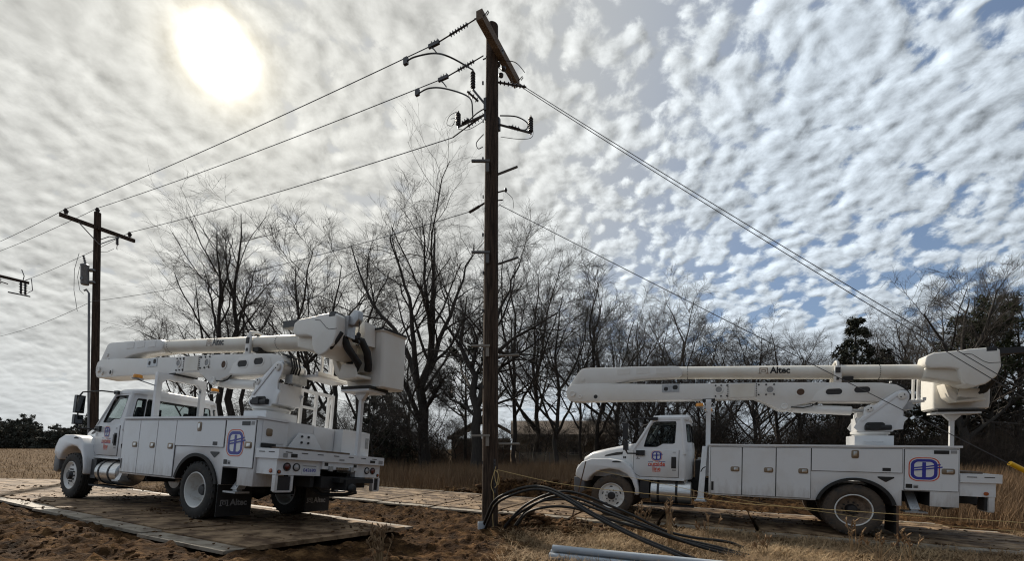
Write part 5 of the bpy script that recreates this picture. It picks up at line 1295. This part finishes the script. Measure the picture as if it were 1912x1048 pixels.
def tree_meshes(seed, stems, dens=(7,6,6,5), ratio=(.42,.50,.55,.60), ang=((32,62),(28,58),(25,52),(20,48)), up=.12, tmin=.30, wander=.13, rmin=.0066, big=True, side=(.0,.0)):
    """stems: list of (points, r0, r1). returns trunk mesh, crown mesh"""
    rng = np.random.default_rng(seed); K = 12
    P = np.stack([resample(p, K) for p, _, _ in stems]); Rr = np.stack([np.linspace(a*1.08, b*1.1, K) for _, a, b in stems])
    P[:,1:-1] += rng.normal(size=P[:,1:-1].shape)*np.array([.05,.05,.02])*np.linalg.norm(P[:,-1]-P[:,0],axis=1)[:,None,None]*.12
    tv, tf = tubes(P, Rr, 10)
    L1 = children(P, Rr, rng, dens[0], tmin, ratio[0], ang[0], up, 8, wander*.8, rmin=rmin*2.2, rk=.60)
    v1, f1 = tubes(L1[0], L1[1], 6)
    trunk = np_mesh('trunk', np.r_[tv, v1], [tf, f1+len(tv)], MATS['bark'], True)
    L2 = children(*L1, rng, dens[1], .18, ratio[1], ang[1], up*.6, 6, wander*.9, rmin=rmin*1.6, rk=.60)
    L3 = children(*L2, rng, dens[2], .15, ratio[2], ang[2], up*.35, 4, wander*.8, rmin=rmin, rk=.6, lmin=.5)
    L4 = children(*L3, rng, dens[3], .12, ratio[3], ang[3], up*.25, 3, wander*.6, rmin=rmin*.75, rend=.5, lmin=.38)
    vs, fs, n = [], [], 0
    for (Q, rr), S in ((L2, 5), (L3, 3), (L4, 3)):
        v, f = tubes(Q, rr, S); vs.append(v); fs.append(f+n); n += len(v)
    crown = np_mesh('crown', np.concatenate(vs), fs, MATS['twigs'])
    return trunk, crown
def tree(name, meshes, loc, rz=0., sc=1., label=None, cat='tree', group=None, sz=None):
    t = empty(name, loc, rz); t.scale = (sc, sc, sz or sc)
    mesh_obj('trunk', meshes[0], None, t); mesh_obj('crown', meshes[1], None, t)
    return tag(t, label, cat, group)
def at(xp, Y): X = (xp-CX)/FPX*Y; return Vector((X, Y, gz(X, Y)-.05))
def rel(base, pts, rng=None, dep=0.):
    """picture-surveyed limb: list of (px x, px y, depth offset) -> points relative to base"""
    return [tuple(px(x, y, base.y+d)-base) for x, y, d in pts]

# hero trees, surveyed limb by limb
def hero_trees():
    Y = 30; b0 = at(793, Y)
    st = [(rel(b0, [(793,905,0),(792,830,0),(790,760,0),(788,700,0),(800,640,0),(806,560,.5),(815,470,.5),(818,400,.3),(812,330,.5)]), .42, .03),
          (rel(b0, [(788,735,0),(770,650,.8),(752,590,1.2),(725,545,1.5),(690,500,2),(668,430,2.2),(655,370,2.5)]), .24, .025),
          (rel(b0, [(780,690,0),(772,600,-.8),(768,520,-1),(752,450,-1),(735,390,-1.2),(728,335,-1)]), .20, .025),
          (rel(b0, [(800,660,0),(812,610,1),(830,560,1.8),(852,500,2),(868,430,2.5),(885,370,3)]), .20, .025),
          (rel(b0, [(806,600,0),(800,520,-1.5),(790,440,-2.2),(795,370,-2.5),(788,310,-2.6)]), .16, .02),
          (rel(b0, [(792,745,0),(815,700,-1),(828,672,-1.5)]), .16, .10),
          (rel(b0, [(788,780,0),(765,740,.5),(740,700,.8),(715,690,1)]), .12, .02)]
    tree('bare_tree', tree_meshes(11, st, (10,7,5,4), tmin=.22, ratio=(.40,.55,.62,.7), up=.11), b0, 0, 1, 'largest bare tree with forked thick trunk just left of the tall pole', group='bare trees of the treeline', sz=.83)
    Y = 27; b0 = at(888, Y)
    st = [(rel(b0, [(888,905,0),(889,830,0),(890,770,0),(888,720,0),(885,680,0),(872,640,.3),(858,600,.6),(868,560,.8),(872,500,1)]), .38, .03),
          (rel(b0, [(890,740,0),(903,700,0),(912,660,-.5),(925,620,-.8),(965,585,-1),(1005,560,-1),(1040,535,-1)]), .22, .03),
          (rel(b0, [(892,700,0),(930,660,.6),(965,630,1),(1000,600,1.2),(1020,575,1.4)]), .16, .03),
          (rel(b0, [(905,690,0),(912,620,1),(930,540,1.5),(955,470,2),(975,410,2)]), .18, .025),
          (rel(b0, [(888,760,0),(865,735,.5),(842,725,.8),(825,700,1)]), .12, .03),
          (rel(b0, [(880,650,0),(893,600,-.5),(880,560,-1),(862,535,-1)]), .10, .02)]
    tree('bare_tree', tree_meshes(12, st, (10,7,5,4), tmin=.25, ratio=(.42,.55,.62,.7), up=.09), b0, 0, 1, 'crooked bare tree right behind the tall pole, limbs reaching right', group='bare trees of the treeline', sz=.86)
    # group of four slim tall trees left
    Y = 36
    for i, (pts, r0, lab) in enumerate([
        ([(413,880,0),(412,700,0),(410,600,0),(411,500,0),(408,420,0),(405,350,0)], .30, 'tall slim bare tree, left one of the pair rising highest on the left'),
        ([(431,880,0),(430,700,0),(434,600,0),(440,470,0),(446,390,0),(450,318,0)], .34, 'tall slim bare tree, right one of the pair rising highest on the left'),
        ([(452,880,0),(450,700,0),(456,600,0),(459,520,0),(462,470,0)], .22, 'slim broken topped bare tree beside the tallest pair on the left'),
        ([(398,880,0),(392,700,0),(386,640,0),(376,560,0),(366,480,0)], .20, 'leaning bare tree at the left edge of the treeline')]):
        b0 = at(pts[0][0], Y+i*.7); P = rel(b0, pts)
        st = [(P, r0, .025)]
        if i < 2:
            st.append((rel(b0, [(pts[2][0]+(2 if i else -2), 590, 0), (pts[2][0]+(-12 if not i else 22), 520, .8), (pts[2][0]+(-30 if not i else 45), 430, 1.2)]), .12, .02))
            st.append((rel(b0, [(pts[3][0], 520, 0), (pts[3][0]+(-16 if i else 14), 450, -.8), (pts[3][0]+(-20 if i else 24), 370, -1.2)]), .10, .02))
        tree('bare_tree', tree_meshes(20+i, st, (10 if i != 2 else 4,6,5,3), tmin=.34 if i != 2 else .6, ratio=(.27,.55,.62,.7), up=.13), b0, 0, 1, lab, group='bare trees of the treeline', sz=.85)
    # right edge
    Y = 27; b0 = at(1815, Y)
    st = [(rel(b0, [(1815,905,0),(1800,800,0),(1785,700,0),(1770,640,0),(1745,590,0),(1725,560,0)]), .26, .03),
          (rel(b0, [(1790,720,0),(1795,640,.6),(1800,580,1),(1810,530,1.2)]), .16, .025), (rel(b0, [(1785,690,0),(1830,620,-.6),(1850,560,-1),(1862,510,-1)]), .16, .025),
          (rel(b0, [(1800,770,0),(1850,700,1),(1885,620,1.5),(1900,540,1.5)]), .18, .025)]
    tree('bare_tree', tree_meshes(31, st, (10,7,5,4), tmin=.22, ratio=(.42,.55,.62,.7), up=.08), b0, 0, 1, 'bare tree fanning out above the right truck bucket', group='bare trees of the treeline', sz=.92)
hero_trees()

def generic(seed, H, r0, forks, spread, dens=(9,6,5,4)):
    rng = random.Random(seed); tr = [(0,0,-.3),(rng.uniform(-.1,.1),rng.uniform(-.1,.1),H*.2),(rng.uniform(-.3,.3),rng.uniform(-.3,.3),H*.45),(rng.uniform(-.6,.6),rng.uniform(-.6,.6),H*.75),(rng.uniform(-.9,.9),rng.uniform(-.9,.9),H)]
    st = [(tr, r0, .02)]
    for k in range(forks):
        h = H*rng.uniform(.18,.5); a = 6.283*k/forks+rng.uniform(-.5,.5); s = spread*rng.uniform(.8,1.5)
        st.append(([(0,0,h),(.35*s*math.cos(a),.35*s*math.sin(a),h+H*.12),(.7*s*math.cos(a),.7*s*math.sin(a),h+H*.30),(s*math.cos(a+.2),s*math.sin(a+.2),min(H*.97,h+H*rng.uniform(.42,.6)))], r0*.55, .02))
    return tree_meshes(seed*13+1, st, dens, tmin=.25, ratio=(.36,.55,.62,.7), up=.06)
KINDS = [generic(1, 13, .19, 4, 3.2), generic(2, 12, .17, 5, 3.6), generic(3, 14, .16, 3, 2.2), generic(4, 9, .13, 5, 3.0), generic(5, 10, .12, 4, 2.4, (10,6,5,4)), generic(6, 6.5, .07, 6, 2.3, (8,5,4,3))]
HK = [13, 12, 14, 9, 10, 6.5]
# (picture x, depth, top y in the picture, kind, label)
spots = [
 (566,38,432,1,'round topped bare tree above the left truck boom'), (622,36,430,0,'bare tree standing behind the left truck bucket'),
 (664,40,480,2,'bare tree right of the left truck bucket'), (355,43,565,4,'small bare tree leaning out at the far left of the treeline'),
 (962,31,420,2,'straight bare tree rising right of the tall pole'), (1040,29,485,0,'bare tree with dark trunk in front of the beige house'), (1082,32,540,2,'bare tree above the right truck hood'), (1150,36,560,1,'bare tree over the right truck hood, behind the wide one'), (1190,31,545,0,'bare tree rising behind the right truck cab'),
 (1118,33,500,1,'wide bare tree over the right truck boom elbow'), (1236,35,560,0,'bare tree over the right truck cab roof'), (1345,37,600,1,'bare tree over the insulated section of the right truck lower boom'), (1000,36,455,0,'bare tree beside the straight one right of the tall pole'), (1268,38,505,2,'taller bare tree between the right truck cab and boom middle'), (1310,32,600,4,'bare tree behind the right truck boom rack posts'), (1412,33,585,1,'rounded bare tree above the right truck boom lettering'), (1452,36,575,0,'bare tree right of the rounded one above the boom lettering'), (1495,34,620,3,'small bare tree over the lift cylinder of the right truck'),
 (1640,36,575,2,'bare tree beside the dark pointed cedar on its right'), (1680,33,558,1,'rounded bare tree left of the right truck bucket'), (1730,38,560,4,'bare tree between the rounded one and the right truck bucket'), (1860,35,500,0,'tall bare tree behind the pines at the right edge'), (1905,33,488,2,'bare tree at the very right edge above the pines'),
 (760,50,650,3,'far bare tree seen just left of the largest tree trunk'), (1580,44,640,3,'far bare tree behind the dark pointed cedar'), (1215,45,640,3,'far bare tree low behind the right truck cab'), (1420,46,650,3,'far bare tree low behind the boom lettering of the right truck')]
rs = random.Random(5)
for i, (xp, Y, ty, k, lab) in enumerate(spots):
    b0 = at(xp, Y); H = (HZ-ty)/FPX*Y+CAMZ-b0.z; s = H/HK[k]/1.18
    tree('bare_tree', KINDS[k], b0, rs.uniform(0, 6.28), s*rs.uniform(.9,1.05), lab or 'leafless tree crowded into the woodland behind the trucks', group='bare trees of the treeline' if lab else 'crowded woodland trees', sz=s)
# leafless shrubs and saplings that fill the wood's edge
n = 0
for i in range(34):
    xp = rs.uniform(690, 1900) if i > 8 else rs.uniform(480, 700); Y = rs.uniform(27, 42)
    if 830 < xp < 1110:
        if i % 2: xp += 330
        else: Y = rs.uniform(34.5, 37)
    b0 = at(xp, Y); h = rs.uniform(3.2, 6.0)*(.75 if 840 < xp < 1110 else 1)
    s = h/6.5
    tree('bare_shrub', KINDS[5], b0, rs.uniform(0, 6.28), s*1.1, 'leafless shrub in the tangled edge of the wood', 'shrub', 'leafless shrubs at the wood edge', sz=s)

for xp, Y, h in ((850,34,3.6),(882,36,3.2),(905,33,2.6),(940,35,3.4),(985,34.8,3.2),(1018,36,3.8),(1058,35,3.4),(1092,36,4.0)):
    b0 = at(xp, Y); tree('bare_shrub', KINDS[5], b0, xp*.7, h/6.5*1.2, 'leafless shrub screening the house behind the tall pole', 'shrub', 'leafless shrubs before the house', sz=h/6.5)
# ------------------------------------------------------------------ evergreens
def needle_mesh(seed, clumps, per, size, m):
    """clumps: (x,y,z,r) -> many small leaf-sized triangles through the clump volume"""
    rng = np.random.default_rng(seed); C = np.repeat(np.asarray(clumps, float), per, 0); N = len(C)
    d = nrmz(rng.normal(size=(N,3)))*(rng.random((N,1))**.45); d[:,2] *= .75
    c = C[:,:3]+d*C[:,3:4]
    a = nrmz(rng.normal(size=(N,3))+d*.8); b_ = nrmz(np.cross(a, rng.normal(size=(N,3))))
    s = size*rng.uniform(.6,1.4,(N,1))
    V = np.stack([c+a*s, c-a*s*.6+b_*s*.38, c-a*s*.6-b_*s*.38], 1).reshape(-1,3)
    return np_mesh('crown', V, np.arange(N*3).reshape(-1,3), MATS[m])
def cedar(seed, H, w, m='cedar_green'):
    rng = random.Random(seed); cl = []
    for k in range(int(H*16)):
        t = rng.random()**.9; z = H*(.08+.90*t); rad = w*(1-t)**.75*rng.uniform(.45,1.05)+.12; a = rng.uniform(0,6.283)
        cl.append((rad*math.cos(a), rad*math.sin(a), z+rng.uniform(-.2,.2), rng.uniform(.22,.5)*(1.15-.6*t)))
    crown = needle_mesh(seed, cl, 60, .10, m)
    tv, tf = tubes(np.array([[[0,0,-.3],[.03,0,H*.4],[0,.05,H*.75],[0,0,H*.97]]], float), np.array([[.16,.11,.06,.02]]), 8)
    rngn = np.random.default_rng(seed); L1 = children(np.array([[[0,0,0],[.03,0,H*.4],[0,.05,H*.75],[0,0,H*.97]]], float), np.array([[.16,.11,.06,.02]]), rngn, 40, .08, w/H*1.0, (60,85), .12, 5, .08, drop=.8)
    v1, f1 = tubes(L1[0], L1[1], 4)
    return np_mesh('trunk', np.r_[tv, v1], [tf, f1+len(tv)], MATS['bark'], True), crown
def pine(seed, H, w, m='pine_green', base=.35):
    rng = np.random.default_rng(seed); P = np.array([[[0,0,-.3],[.1,0,H*.3],[.0,.15,H*.65],[.1,0,H]]], float); Rr = np.array([[.22,.17,.10,.02]])
    L1 = children(P, Rr, rng, 30, base, w/H*1.5, (50,80), .10, 6, .12, drop=.65, rmin=.015)
    L2 = children(*L1, rng, 4, .4, .4, (30,60), .10, 4, .12, rmin=.01)
    tips = np.concatenate([L1[0][:,-1], L1[0][:,-2], L2[0][:,-1], L2[0][:,-2]]); tips = tips[rng.random(len(tips)) < .42]; cl = np.c_[tips, rng.uniform(.22,.5,len(tips))]
    crown = needle_mesh(seed, cl, 38, .12, m)
    vs, fs, n = [], [], 0
    for (Q, rr), S in (((P, Rr), 9), (L1, 5), (L2, 3)):
        v, f = tubes(Q, rr, S); vs.append(v); fs.append(f+n); n += len(v)
    return np_mesh('trunk', np.concatenate(vs), fs, MATS['bark'], True), crown
EV = [cedar(1, 8, 1.9), cedar(2, 6, 2.0), pine(3, 10, 2.6), pine(4, 9, 3.2, base=.22), cedar(5, 7, 2.6)]
EH = [8, 6, 10, 9, 7]
ever = [(1598,31,592,0,'dark pointed cedar between the bare trees left of the right bucket',1.0), (1568,33,668,1,'low dark cedar bush at the foot of the pointed cedar',1.1), (1650,34,655,4,'wide dark cedar right of the pointed cedar',1.0),
        (1800,30,615,3,'dark pine just right of the bare tree above the right bucket',.9), (1850,28,590,2,'tall dark pine behind the jib of the right truck',.9), (1905,29,600,3,'dark pine cut by the right picture edge',.9), (1835,31,690,1,'dark evergreen bush behind the right truck bucket',1.3),
        (868,34,640,2,'sparse small pine showing just left of the tall pole',.7), (715,35,715,4,'dark evergreen thicket tree right of the left truck bucket',1.0), (690,37,735,1,'low dark evergreen behind the left truck tail',1.2), (745,33,760,1,'low evergreen bush at the foot of the largest bare tree',1.1), (1770,33,700,4,'dark evergreen behind the right truck bucket post',1.2)]
for i, (xp, Y, ty, k, lab, wd) in enumerate(ever):
    b0 = at(xp, Y); H = (HZ-ty)/FPX*Y+CAMZ-b0.z; s = H/EH[k]
    tree('evergreen_tree', EV[k], b0, i*1.7, s*wd, lab, 'evergreen tree', 'dark evergreens', sz=s)

# thicket: the tangle of thin stems that closes the wood behind the trucks
def thicket():
    rng = np.random.default_rng(77); vs, fs, n = [], [], 0
    def band(N, x0, x1, y0, y1, h0, h1, gap=None):
        xp = rng.uniform(x0, x1, N); Y = rng.uniform(y0, y1, N); X = (xp-CX)/FPX*Y; Z = base_h(X, Y)-.1
        h = rng.uniform(h0, h1, N)*(1+.25*np.sin(xp*.021)+.2*np.sin(xp*.057+1))
        K = 5; d = nrmz(rng.normal(size=(N,3))*np.array([.35,.35,0])+np.array([0,0,1.])); Q = [np.stack([X,Y,Z],1)]
        for k in range(K-1): d = nrmz(d+rng.normal(size=d.shape)*.16+np.array([0,0,.05])); Q.append(Q[-1]+d*(h/(K-1))[:,None])
        P = np.stack(Q,1); rr = rng.uniform(.008,.022,N)[:,None]*np.linspace(1,.35,K)[None,:]; return P, rr
    for args in ((500,690,840,34,44,2.0,3.6), (1100,1110,1912,36,46,2.4,4.2), (900,1290,1912,29,36,1.8,3.6), (300,480,700,38,44,1.8,3.4), (400,1650,1912,25,29,1.2,2.6), (120,730,1000,31,36,.6,1.4)):
        P, rr = band(*args); L2 = children(P, rr, rng, 7, .15, .45, (25,65), .12, 4, .16, rmin=.006, lmin=.3); L3 = children(*L2, rng, 3, .2, .55, (25,65), .1, 3, .16, rmin=.005, lmin=.2)
        for (Q, r_), S in (((P, rr), 4), (L2, 3), (L3, 3)):
            v, f = tubes(Q, r_, S); vs.append(v); fs.append(f+n); n += len(v)
    tag(mesh_obj('thicket', np_mesh('thicket', np.concatenate(vs), fs, MATS['thicket'])), 'dense brown thicket of thin leafless stems behind both trucks', 'thicket', kind='stuff')
    # dead leaves hanging on in the tangle
    N = 26000; xp = np.r_[rng.uniform(690,830,N//6), rng.uniform(1120,1912,N//2), rng.uniform(1300,1912,N-N//6-N//2)]; Y = rng.uniform(31,44,N); X = (xp-CX)/FPX*Y; Z = base_h(X,Y)+rng.random(N)**1.5*3.6*(1+.3*np.sin(xp*.03))
    c = np.stack([X,Y,Z],1); a = nrmz(rng.normal(size=(N,3))); b_ = nrmz(np.cross(a, rng.normal(size=(N,3)))); s = rng.uniform(.06,.14,(N,1))
    V = np.stack([c+a*s, c-a*s*.5+b_*s*.5, c-a*s*.5-b_*s*.5],1).reshape(-1,3)
    tag(mesh_obj('withered_leaves', np_mesh('withered_leaves', V, np.arange(N*3).reshape(-1,3), MATS['dead_leaf'])), 'withered brown leaves clinging in the thicket', 'leaves', kind='stuff')
mat('dead_leaf', (.070,.045,.030), .9, col2=(.045,.040,.026), scale=.5)
thicket()

# distant wood across the field at the far left
def far_wood():
    rng = np.random.default_rng(9); cl = []
    for k in range(420):
        xp = rng.uniform(-160, 330); Y = rng.uniform(112, 128); X = (xp-CX)/FPX*Y; z0 = float(base_h(np.array([X]), np.array([Y]))[0])
        top = 6.6+1.9*math.sin(xp*.045)+1.2*math.sin(xp*.11+2)+rng.uniform(-.8,.8)
        for q in range(7): t = rng.random(); cl.append((X+rng.normal()*.9*(1.2-t), Y+rng.normal()*.8, z0+top*t, rng.uniform(.6,1.3)*(1.15-.5*t)))
    me = needle_mesh(3, cl, 34, .42, 'far_green'); o = mesh_obj('far_wood', me); tag(o, 'far evergreen wood across the tan field at the left edge', 'wood', kind='stuff')
far_wood()

mat('field_grass', (.27,.175,.085), .9, col2=(.17,.105,.05), scale=.3)
# ------------------------------------------------------------------ grass, straw and clods
def blades(name, X, Y, h, w, lean, m, label, cat, seed, bend=.5, zoff=0., seeds=False):
    rng = np.random.default_rng(seed); N = len(X); Z = ground_h(X, Y)-.02+zoff
    a = rng.uniform(0, 6.283, N); d = np.stack([np.cos(a), np.sin(a)], 1); lean = lean*rng.uniform(.3, 1.3, N)
    side = np.stack([-d[:,1], d[:,0], np.zeros(N)], 1)*(w*rng.uniform(.6,1.4,N))[:,None]
    p0 = np.stack([X, Y, Z], 1)
    def pt(t): return p0+np.concatenate([d*(lean*h*(t**(1+bend)))[:,None], (h*t*(1-.35*np.minimum(lean,1.6)*t))[:,None]], 1)
    p1, p2 = pt(.5), pt(1.0)
    V = np.stack([p0-side, p0+side, p1+side*.8, p1-side*.8, p2+side*.15, p2-side*.15], 1).reshape(-1,3)
    i = np.arange(N)[:,None]*6; F = np.concatenate([i+np.array([[0,1,2,3]]), i+np.array([[3,2,4,5]])])
    tag(mesh_obj(name, np_mesh(name, V, F, MATS[m])), label, cat, kind='stuff')
def scatter(N, x0, x1, y0, y1, seed, mask, depth_pow=1.):
    rng = np.random.default_rng(seed); X = rng.uniform(x0, x1, N*3); Y = y0+(y1-y0)*rng.random(N*3)**depth_pow
    k = mask(X, Y) > rng.random(N*3); k &= ~in_mats(X, Y, .0); X, Y = X[k][:N], Y[k][:N]; return X, Y
rngg = np.random.default_rng(4)
# lying straw in the foreground right
X, Y = scatter(60000, -1.5, 14, 5.2, 9.4, 101, lambda x, y: straw_mask(x, y)*(.25+.75*sst(-.1,.25,fbm(x,y,1.4,3,88))))
blades('straw', X, Y, rngg.uniform(.07,.24,len(X)), .0048, np.full(len(X), 1.5), 'dry_grass', 'matted dead grass lying over the soil in the right foreground', 'grass', 1)
# tall broom grass along the wood and behind the right truck
def tall(x, y): return sst(16.5,19,y+.12*np.abs(x))*(.3+.7*sst(-.15,.2,fbm(x,y,.5,3,55)))
X, Y = scatter(60000, -10, 34, 16, 31, 102, tall)
blades('tall_grass', X, Y, rngg.uniform(.45,1.05,len(X)), .006, np.full(len(X), .35), 'tall_grass', 'tall tawny dead grass along the foot of the wood', 'grass', 2)
X, Y = scatter(26000, 10.5, 24, 9.0, 17, 103, lambda x, y: sst(10.5,12.5,x)*(.4+.6*sst(-.1,.2,fbm(x,y,.6,3,57))))
blades('broom_grass', X, Y, rngg.uniform(.35,.85,len(X)), .005, np.full(len(X), .4), 'tall_grass', 'tawny grass beyond the right truck tail', 'grass', 3)
# stubble of the left field
X, Y = scatter(52000, -75, -10, 14, 70, 104, lambda x, y: (1-sst(-14,-10,x)), 1.6)
blades('field_grass', X, Y, rngg.uniform(.08,.26,len(X)), .008, np.full(len(X), .6), 'field_grass', 'tan stubble of the open field at the far left', 'grass', 4)
# single dry weeds standing in the foreground: each is a plant of its own
def weed(xp, yp, Y, h, n, seed, lab, spread=.12):
    rng = random.Random(seed); p = px(xp, yp, Y); z = gz(p.x, Y); t = empty('dry_weed', (p.x, Y, z))
    b = B(); bs = B()
    for k in range(n):
        a = rng.uniform(0, 6.283); l = rng.uniform(.05, 1)*spread; hh = h*rng.uniform(.55, 1.05); x0, y0 = rng.uniform(-.05,.05), rng.uniform(-.03,.03)
        pts = [(x0+l*math.cos(a)*s**1.6, y0+l*math.sin(a)*s**1.6, -.03+hh*s) for s in (0,.35,.7,1)]
        b.tube(pts, [.0075,.007,.0055,.003], 4)
        e = Vector(pts[-1]); d = (Vector(pts[-1])-Vector(pts[-2])).normalized()
        for q in range(5):
            c = e-d*(hh*.05*q); w = Vector((rng.uniform(-1,1), rng.uniform(-1,1), 1.2)).normalized(); bs.tube([c, c+w*.045, c+w*.075], [.005,.014,.003], 4)
    b.build('stem', MATS['dry_grass'], t); bs.build('seed_head', MATS['tall_grass'], t)
    tag(t, lab, 'weed', 'dry weeds in the foreground')
weed(708,1050,5.75,.62,20,1,'tallest clump of tan dry weeds at the bottom, left of the pole',.16)
weed(1195,985,8.3,.80,14,2,'clump of dry weeds in front of the right truck front fender',.25)
weed(1250,985,7.6,.92,9,3,'upright pair of dry weeds below the right truck fuel tank',.12)
weed(1320,985,7.9,.6,6,4,'thin dry weed among the cable tails',.25)
weed(1595,1040,7.3,.68,7,5,'dry weed standing in front of the right truck rear wheel',.12)
weed(1640,1048,6.8,.50,6,6,'pale seeded weed at the bottom edge, right of the rear wheel',.3)
weed(1700,1048,6.7,.56,6,7,'leaning seeded weed at the bottom right',.35)
weed(1430,1030,7.0,.42,8,8,'low dry weed over the cable lying in the grass',.25)
# mud clods
def clods(name, N, box, s0, s1, seed, label, mask=None, on_mats=False):
    rng = np.random.default_rng(seed); X = rng.uniform(box[0], box[1], N*4); Y = box[2]+(box[3]-box[2])*rng.random(N*4)**1.3
    k = np.ones(N*4, bool) if mask is None else mask(X, Y) > rng.random(N*4)
    im = in_mats(X, Y, .02); k &= im if on_mats else ~im
    X, Y = X[k][:N], Y[k][:N]; N = len(X)
    bm = bmesh.new(); bmesh.ops.create_icosphere(bm, subdivisions=1, radius=1); bv = np.array([v.co[:] for v in bm.verts]); bf = np.array([[v.index for v in f.verts] for f in bm.faces]); bm.free()
    if on_mats:
        Z = np.empty(N); 
        zl = plane_z(T_L, X, Y); zr = plane_z(T_R, X, Y); Z = np.where(X+.35*(Y-8) < -2.2, zl, zr)
        s = s0+(s1-s0)*rng.random(N)**3
    else: Z = ground_h(X, Y); s = s0+(s1-s0)*rng.random(N)**3
    sc = np.stack([s*rng.uniform(.7,1.5,N), s*rng.uniform(.7,1.3,N), s*rng.uniform(.35,.8,N)], 1)
    an = rng.uniform(0, 6.283, N); ca, sa = np.cos(an)[:,None], np.sin(an)[:,None]
    jit = 1+rng.uniform(-.42,.38,(N,len(bv)))
    v = bv[None]*jit[...,None]*sc[:,None,:]; vx = v[...,0]*ca-v[...,1]*sa; vy = v[...,0]*sa+v[...,1]*ca
    V = np.stack([vx+X[:,None], vy+Y[:,None], v[...,2]+Z[:,None]+sc[:,2:3]*.25], -1).reshape(-1,3)
    F = (bf[None]+(np.arange(N)*len(bv))[:,None,None]).reshape(-1,3)
    tag(mesh_obj(name, np_mesh(name, V, F, MATS['clod'])), label, 'soil', kind='stuff')
clods('mud_clods', 9000, (-13, 10, 4.8, 16), .006, .036, 1, 'scattered lumps of churned brown mud on the ground', lambda x, y: (1-.75*straw_mask(x, y))*(.25+.75*sst(-.1,.3,fbm(x,y,.9,3,23))))
clods('spoil_clods', 1500, (-.6, 2.4, 8.6, 9.7), .02, .10, 2, 'lumps of dug earth heaped beside the pole and the stake', lambda x, y: np.exp(-(np.hypot((x-1.0)/.9,(y-9.1)/.4))**2))
clods('berm_clods', 2500, (-8, 9, 14.6, 16.8), .03, .13, 3, 'lumps of earth pushed up along the far side of the track')
clods('mat_mud', 3200, (-14, 10, 4.8, 15), .005, .036, 4, 'crumbs and smears of mud lying on the ground mats', lambda x, y: .15+.85*sst(.0,.3,fbm(x,y,.8,3,29)), True)

# pieces too small to pick apart stay joined
for o in bpy.data.objects:
    if o.type == 'MESH' and o.parent and o.name.split('.')[0] in ('bolt','lug_nuts','rivet_band','seed_head','slot','strap_slot','staple','stem','cleat_row','siding_boards','lettering','maker_name','plate_number','badge','stripe','clamp','trunk','crown'):
        if o.name.split('.')[0] not in ('trunk','crown','lettering','maker_name','plate_number','badge'): o['kind'] = 'stuff'
